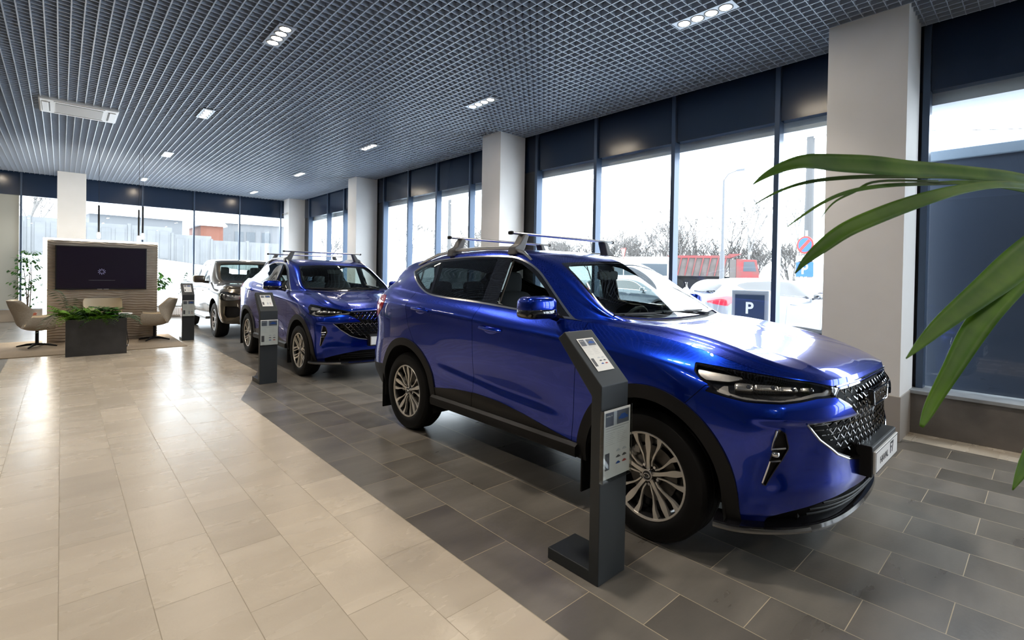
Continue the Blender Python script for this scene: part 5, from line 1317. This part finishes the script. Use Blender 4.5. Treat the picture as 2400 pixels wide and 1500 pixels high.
q = MB(); q.cyl((0, 0, 0), (0, 0, 3.3), .14, .13, 12); q.cyl((0, 0, 3.3), (0, 0, 7.3), .085, .06, 12); q.build('mast', mat('pale_grey_steel', (.085, .09, .10), .5), lp, True, auto=.5)
q = MB(); q.tube([(0, 0, 7.3), (-.1, -.3, 7.6), (-.3, -.9, 7.7)], .03, 6); q.box((-.36, -1.3, 7.64), (-.22, -.85, 7.74)); q.build('lamp_head', mat('pale_grey_steel', (.085, .09, .10)), lp)
for i, (p0, p1) in enumerate((((8.5, 30.0, 5.2), (19.12, 5.88, 6.9)), ((12.0, 34.0, 6.4), (19.12, 5.2, 6.6)), ((19.12, 5.88, 6.9), (26.0, -6.0, 7.0)), ((19.12, 6.5, 6.2), (25.0, -4.5, 6.2)), ((25.3, 37.2, 8.0), (19.12, 6.4, 7.0)), ((25.3, 36.2, 7.7), (60, 10, 9.5)))):
    a, b = Vector(p0), Vector(p1); q = MB(); q.tube([a.lerp(b, k_/12)-Vector((0, 0, 1.0*math.sin(math.pi*k_/12)*.5)) for k_ in range(13)], .012, 4)
    tag(q.build('overhead_wire', BLACKP), ['thin overhead wire sloping down to the left windows', 'lower thin overhead wire sloping left', 'upper overhead wire crossing the rightmost window', 'lower overhead wire crossing the rightmost window', 'overhead wire strung between the two concrete poles', 'overhead wire running off above the trees'][i], 'wire', 'overhead wires')
# yield sign
ys = empty('road_sign_post', (36.5, 26.3, gh(36.5, 26.3)), math.radians(-35), 'white triangular give-way sign with red rim above the car roof', 'road sign')
MB().cyl((.05, 0, 0), (.05, 0, 4.3), .04, n=8).build('post', mat('galvanised', (.5, .5, .5)), ys)
MB().prism([(-.62, 4.4), (.62, 4.4), (0, 3.35)], 0, 0, .03).build('sign_triangle', mat('sign_red', (.65, .03, .02)), ys); MB().prism([(-.46, 4.31), (.46, 4.31), (0, 3.53)], 0, -.01, 0).build('triangle_centre', mat('sign_white', (.9, .9, .9)), ys)
# dump truck
RD = noise_tint(mat('dirty_red_paint', (.16, .012, .014), .5), (.17, .010, .012), (.10, .035, .03), .9, 5); MUD = noise_tint(mat('muddy_panel', (.08, .065, .06), .8), (.06, .05, .045), (.10, .08, .075), 1.5)
dt = empty('dump_truck', (49.4, 23.9, gh(49, 24)), math.atan2(-.9, .43), 'dirty red dump truck on the road beyond the parking', 'truck')
q = MB(); q.prism([(-4.6, 1.45), (.9, 1.45), (1.25, 3.55), (-4.75, 3.45)], 1, -1.2, 1.2); tb_ = q.build('tipper_body', MUD, dt)
for k_ in range(8):
    x_ = -4.5+k_*.72; q = MB(); q.prism([(x_, 1.5), (x_+.10, 1.5), (x_+.50, 3.4), (x_+.36, 3.4)], 1, -1.30, 1.30); q.build('side_rib', RD, dt)
q = MB(); q.box((-4.75, -1.31, 3.32), (1.3, 1.31, 3.58)); q.prism([(.9, 3.3), (1.3, 3.3), (2.4, 3.75), (1.2, 3.75)], 1, -1.2, 1.2); q.build('top_rail', RD, dt)
q = MB(); q.prism([(1.9, .75), (4.0, .75), (4.0, 1.9), (3.75, 3.15), (1.9, 3.25)], 1, -1.22, 1.22); q.build('cab', RD, dt, bevel=.06)
q = MB(); q.prism([(2.55, 2.0), (3.75, 2.0), (3.55, 2.95), (2.6, 2.95)], 1, -1.24, 1.24); q.build('cab_window', mat('grey_outdoor_glass', (.045, .055, .065), .15), dt)
q = MB(); q.add([(4.02, -1.1, 1.95), (4.02, 1.1, 1.95), (3.80, 1.1, 3.0), (3.80, -1.1, 3.0)], [(0, 1, 2, 3)]); q.build('cab_windscreen', mat('grey_outdoor_glass', (.12, .15, .17)), dt)
MB().box((3.8, -1.25, .45), (4.15, 1.25, 1.0)).build('bumper', mat('sign_red', (.65, .03, .02)), dt, bevel=.04); MB().box((-4.4, -.5, .8), (3.6, .5, 1.45)).build('chassis', BLACKP, dt); MB().box((1.3, -1.15, 1.2), (1.9, 1.15, 3.2)).build('cab_gap', mat('dark_mud', (.08, .07, .065), .8), dt)
for x_ in (-3.6, -2.2, 1.6+1.4):
    for s_ in (1, -1): q = MB(); q.cyl((x_, s_*.85, .55), (x_, s_*1.2, .55), .55, n=20); q.build('wheel', RUBBER, dt, True, auto=.5)
bs = empty('box_van', (39.9, 27.2, gh(39, 27)), math.radians(-62), 'white box van top showing above the nearest roof', 'van')
MB().box((-3.2, -1.1, .5), (3.2, 1.1, 3.55)).build('body', WHITEP, bs, bevel=.25, bseg=4); MB().box((-3.0, -1.13, 1.8), (2.9, 1.13, 2.9)).build('window_band', mat('grey_outdoor_glass', (.12, .15, .17)), bs)
for x_ in (-2.2, 2.2):
    for s_ in (1, -1): q = MB(); q.cyl((x_, s_*.8, .45), (x_, s_*1.1, .45), .45, n=16); q.build('wheel', RUBBER, bs, True, auto=.5)
# parked cars outside: built once, then copied with their parts
WP = mat('white_car_paint', (.15, .155, .165), .25, 0, .5, 1.0); SP = mat('silver_blue_paint', (.05, .062, .075), .3, .6, .5, 1.0)
c0 = empty('car', (0, 0, 0), 0, '-', 'car', 'cars parked outside'); car(c0, WP, lod=2, rack=False, plate=False, windows_open=False)
def put(o_, x, y, deg, label, s=(1, 1, 1), paint=None):
    o_.location = (x, y, gh(x, y)); o_.rotation_euler = (0, 0, math.radians(deg)); o_['label'] = label; o_.scale = s
    if paint:
        for ch in o_.children:
            if ch.type == 'MESH' and ch.data.materials and ch.data.materials[0] == WP: ch.data = ch.data.copy(); ch.data.materials[0] = paint
outs = [(15.2, 4.6, 62, 'white estate car parked outside, behind the parking board', (1.0, 1.0, 1.02), None),
        (19.2, 11.6, 22, 'grey-blue crossover parked outside, seen through the nearest windscreen', (1, 1, .98), SP),
        (38.6, 11.2, 28, 'white hatchback parked far out, right of the dump truck', (1, .95, .95), None),
        (43.5, 5.0, 30, 'second white hatchback, parked farther right beside the column', (1, .95, .92), None),
        (10.5, 31.0, 10, 'white car outside the back windows, behind the pickup stand', (1, 1, 1), None)]
cps = [c0]+[copy_tree(c0) for _ in outs[1:]]
for o_, (x, y, dg, lb, s_, pt) in zip(cps, outs): put(o_, x, y, dg, lb, s_, pt)
# concrete fence and houses behind the back windows
fn = empty('concrete_fence', (0, 45, 0), 0, 'long pale concrete panel fence on the snow bank behind', 'fence')
FC = noise_tint(mat('fence_concrete', (.50, .50, .50), .85), (.115, .118, .12), (.15, .152, .155), .8, 6)
fx = -9.0
while fx < 16:
    zt = 4.75 if fx < -.3 else 4.62 if fx < 3.6 else 4.15 if fx < 7.1 else 3.85; zb = gh(fx, 45)-.4
    q = MB(); q.box((fx+.03, -.06, zb), (fx+2.47, .06, zt)); 
    for k_ in range(3): q.box((fx+.25+k_*.75, -.085, zb+.3), (fx+.75+k_*.75, -.06, zt-.3))
    q.build('fence_panel', FC, fn); MB().box((fx-.08, -.12, zb), (fx+.08, .12, zt+.1)).build('fence_post', FC, fn); fx += 2.5
def house(x, y, w_, d_, h, roof, m, label, rz=0, wins=()):
    t = empty('house', (x, y, gh(x, y)-.3), rz, label, 'house'); MB().box((-w_/2, -d_/2, 0), (w_/2, d_/2, h)).build('walls', m, t)
    q = MB(); q.prism([(-d_/2-.3, h), (d_/2+.3, h), (d_/2+.3, h+.15), (0 if roof > .5 else -d_/2-.3, h+roof), (-d_/2-.3, h+.15)], 0, -w_/2-.3, w_/2+.3); q.build('roof', mat('snowy_roof', (.72, .74, .78), .8), t)
    for (u, z, ww, hh) in wins: MB().box((u-ww/2, -d_/2-.05, z), (u+ww/2, -d_/2+.02, z+hh)).build('window', mat('grey_outdoor_glass', (.12, .15, .17)), t)
house(10.8, 60, 1.9, 6, 4.6, 1.0, mat('orange_brick', (.14, .05, .03), .8), 'small orange brick building behind the concrete fence', 0)
house(18.5, 69, 9.5, 8, 6.6, 1.6, mat('white_render', (.11, .113, .118), .8), 'white two-storey house with grey windows behind the fence', -.2, ((-2.6, 4.2, .9, 1.5), (-1.4, 4.2, .9, 1.5), (.2, 4.2, .9, 1.5), (2.8, 3.6, .8, 1.1)))
house(4.6, 58, 6.5, 6, 4.0, 1.3, mat('white_render', (.11, .113, .118)), 'low white house with snowy roof left of the brick building', .1)
house(21.5, 30.0, 3.2, 2.2, 3.0, .3, mat('white_render', (.11, .113, .118)), 'small white kiosk seen through the right-hand windows', -.6, ((-.6, 1.2, .5, .9),))
# bare trees
TW = noise_tint(mat('winter_bark', (.12, .11, .105), .9), (.09, .082, .078), (.15, .14, .13), 6); BI = noise_tint(mat('birch_bark', (.2, .19, .18), .8), (.09, .085, .08), (.30, .29, .28), 4)
def tree(x, y, h, label, seed, m=None, spread=.55, depth=5, trunks=1, name='bare_tree'):
    R_ = random.Random(seed); mb = MB()
    def br(p, d, L, r, k_):
        n_ = 3; pts = [p]
        for i in range(n_): d = (d+Vector((R_.uniform(-.16, .16), R_.uniform(-.16, .16), R_.uniform(-.02, .14)))).normalized(); pts.append(pts[-1]+d*L/n_)
        mb.tube(pts, [max(.016, r*(1-.45*i/n_)) for i in range(n_+1)], 5 if k_ < 2 else 3)
        if k_ >= depth: return
        for i in range(4 if k_ < 4 else 3):
            t_ = R_.uniform(.35, 1.0); q_ = pts[0].lerp(pts[-1], t_) if t_ < 1 else pts[-1]; j = min(n_, int(t_*n_)); q_ = pts[j].lerp(pts[min(n_, j+1)], t_*n_-j)
            a = R_.uniform(0, 2*math.pi); s_ = Vector((math.cos(a), math.sin(a), 0)); nd = (d+s_*spread*R_.uniform(.7, 1.5)+Vector((0, 0, .15))).normalized(); br(q_, nd, L*R_.uniform(.48, .72), r*.52, k_+1)
    for k_ in range(trunks):
        a = 2*math.pi*k_/max(1, trunks); lean = .35 if trunks > 1 else .05
        br(Vector((.25*math.cos(a)*(trunks > 1), .25*math.sin(a)*(trunks > 1), 0)), Vector((math.cos(a)*lean, math.sin(a)*lean, 1)).normalized(), h*.62, h*.012+.03, 1)
    o_ = mb.build(name, m or TW); o_.location = (x, y, gh(x, y)-.1); tag(o_, label, 'tree', 'bare winter trees outside'); return o_
TR = [(55.4, 23.0, 11.5, 'tall pale birch right of the dump truck, seen left of the dark mullion', BI, 1), (56.9, 18.6, 10.0, 'pale birch beside the concrete pole near the right column', BI, 1), (58.0, 26.0, 8.5, 'bare tree behind the dump truck cab', None, 2),
      (55.5, 31.0, 8.5, 'many-stemmed bare tree behind the dump truck body', None, 4), (51.0, 31.0, 7.5, 'many-stemmed leaning bare tree left end of the truck body', None, 4), (47.5, 34.0, 6.0, 'bushy bare tree just left of the thick mullion', None, 4),
      (47.0, 38.0, 5.6, 'low bare tree above the roof bar end', None, 3), (43.5, 41.5, 5.0, 'low bare tree right of the near roof bar foot', None, 3), (26.0, 44.0, 6.2, 'bare tree seen in the second bay between mullions', None, 3),
      (31.5, 40.0, 5.8, 'bare tree seen in the second bay beside its pole', None, 3), (20.5, 40.0, 7.0, 'bare tree seen in the third bay', BI, 1), (17.0, 47.5, 5.5, 'small bare tree seen in the third bay near the corner column', None, 3), (-3.5, 62, 9.0, 'bare tree behind the concrete fence at the back left', None, 2)]
for i, (x, y, h, lb, m, nt) in enumerate(TR): tree(x, y, h, lb, 11+i, m, .5 if nt == 1 else .6, 5, nt)
for i, (x, y) in enumerate(((60, 20), (59, 24), (58, 28), (56, 32), (53, 36), (50, 39), (46, 43), (40, 46), (34, 47))):
    tree(x, y, 5.2, ['brushwood thicket far right beyond the road', 'brushwood thicket behind the dump truck cab', 'brushwood thicket behind the truck body', 'brushwood thicket at the tail of the dump truck', 'brushwood thicket between the mullions', 'brushwood thicket above the near car roof', 'brushwood thicket left of the near roof', 'brushwood thicket in the second bay', 'brushwood thicket far left of the second bay'][i], 60+i, None, .7, 5, 9, 'brush_thicket')
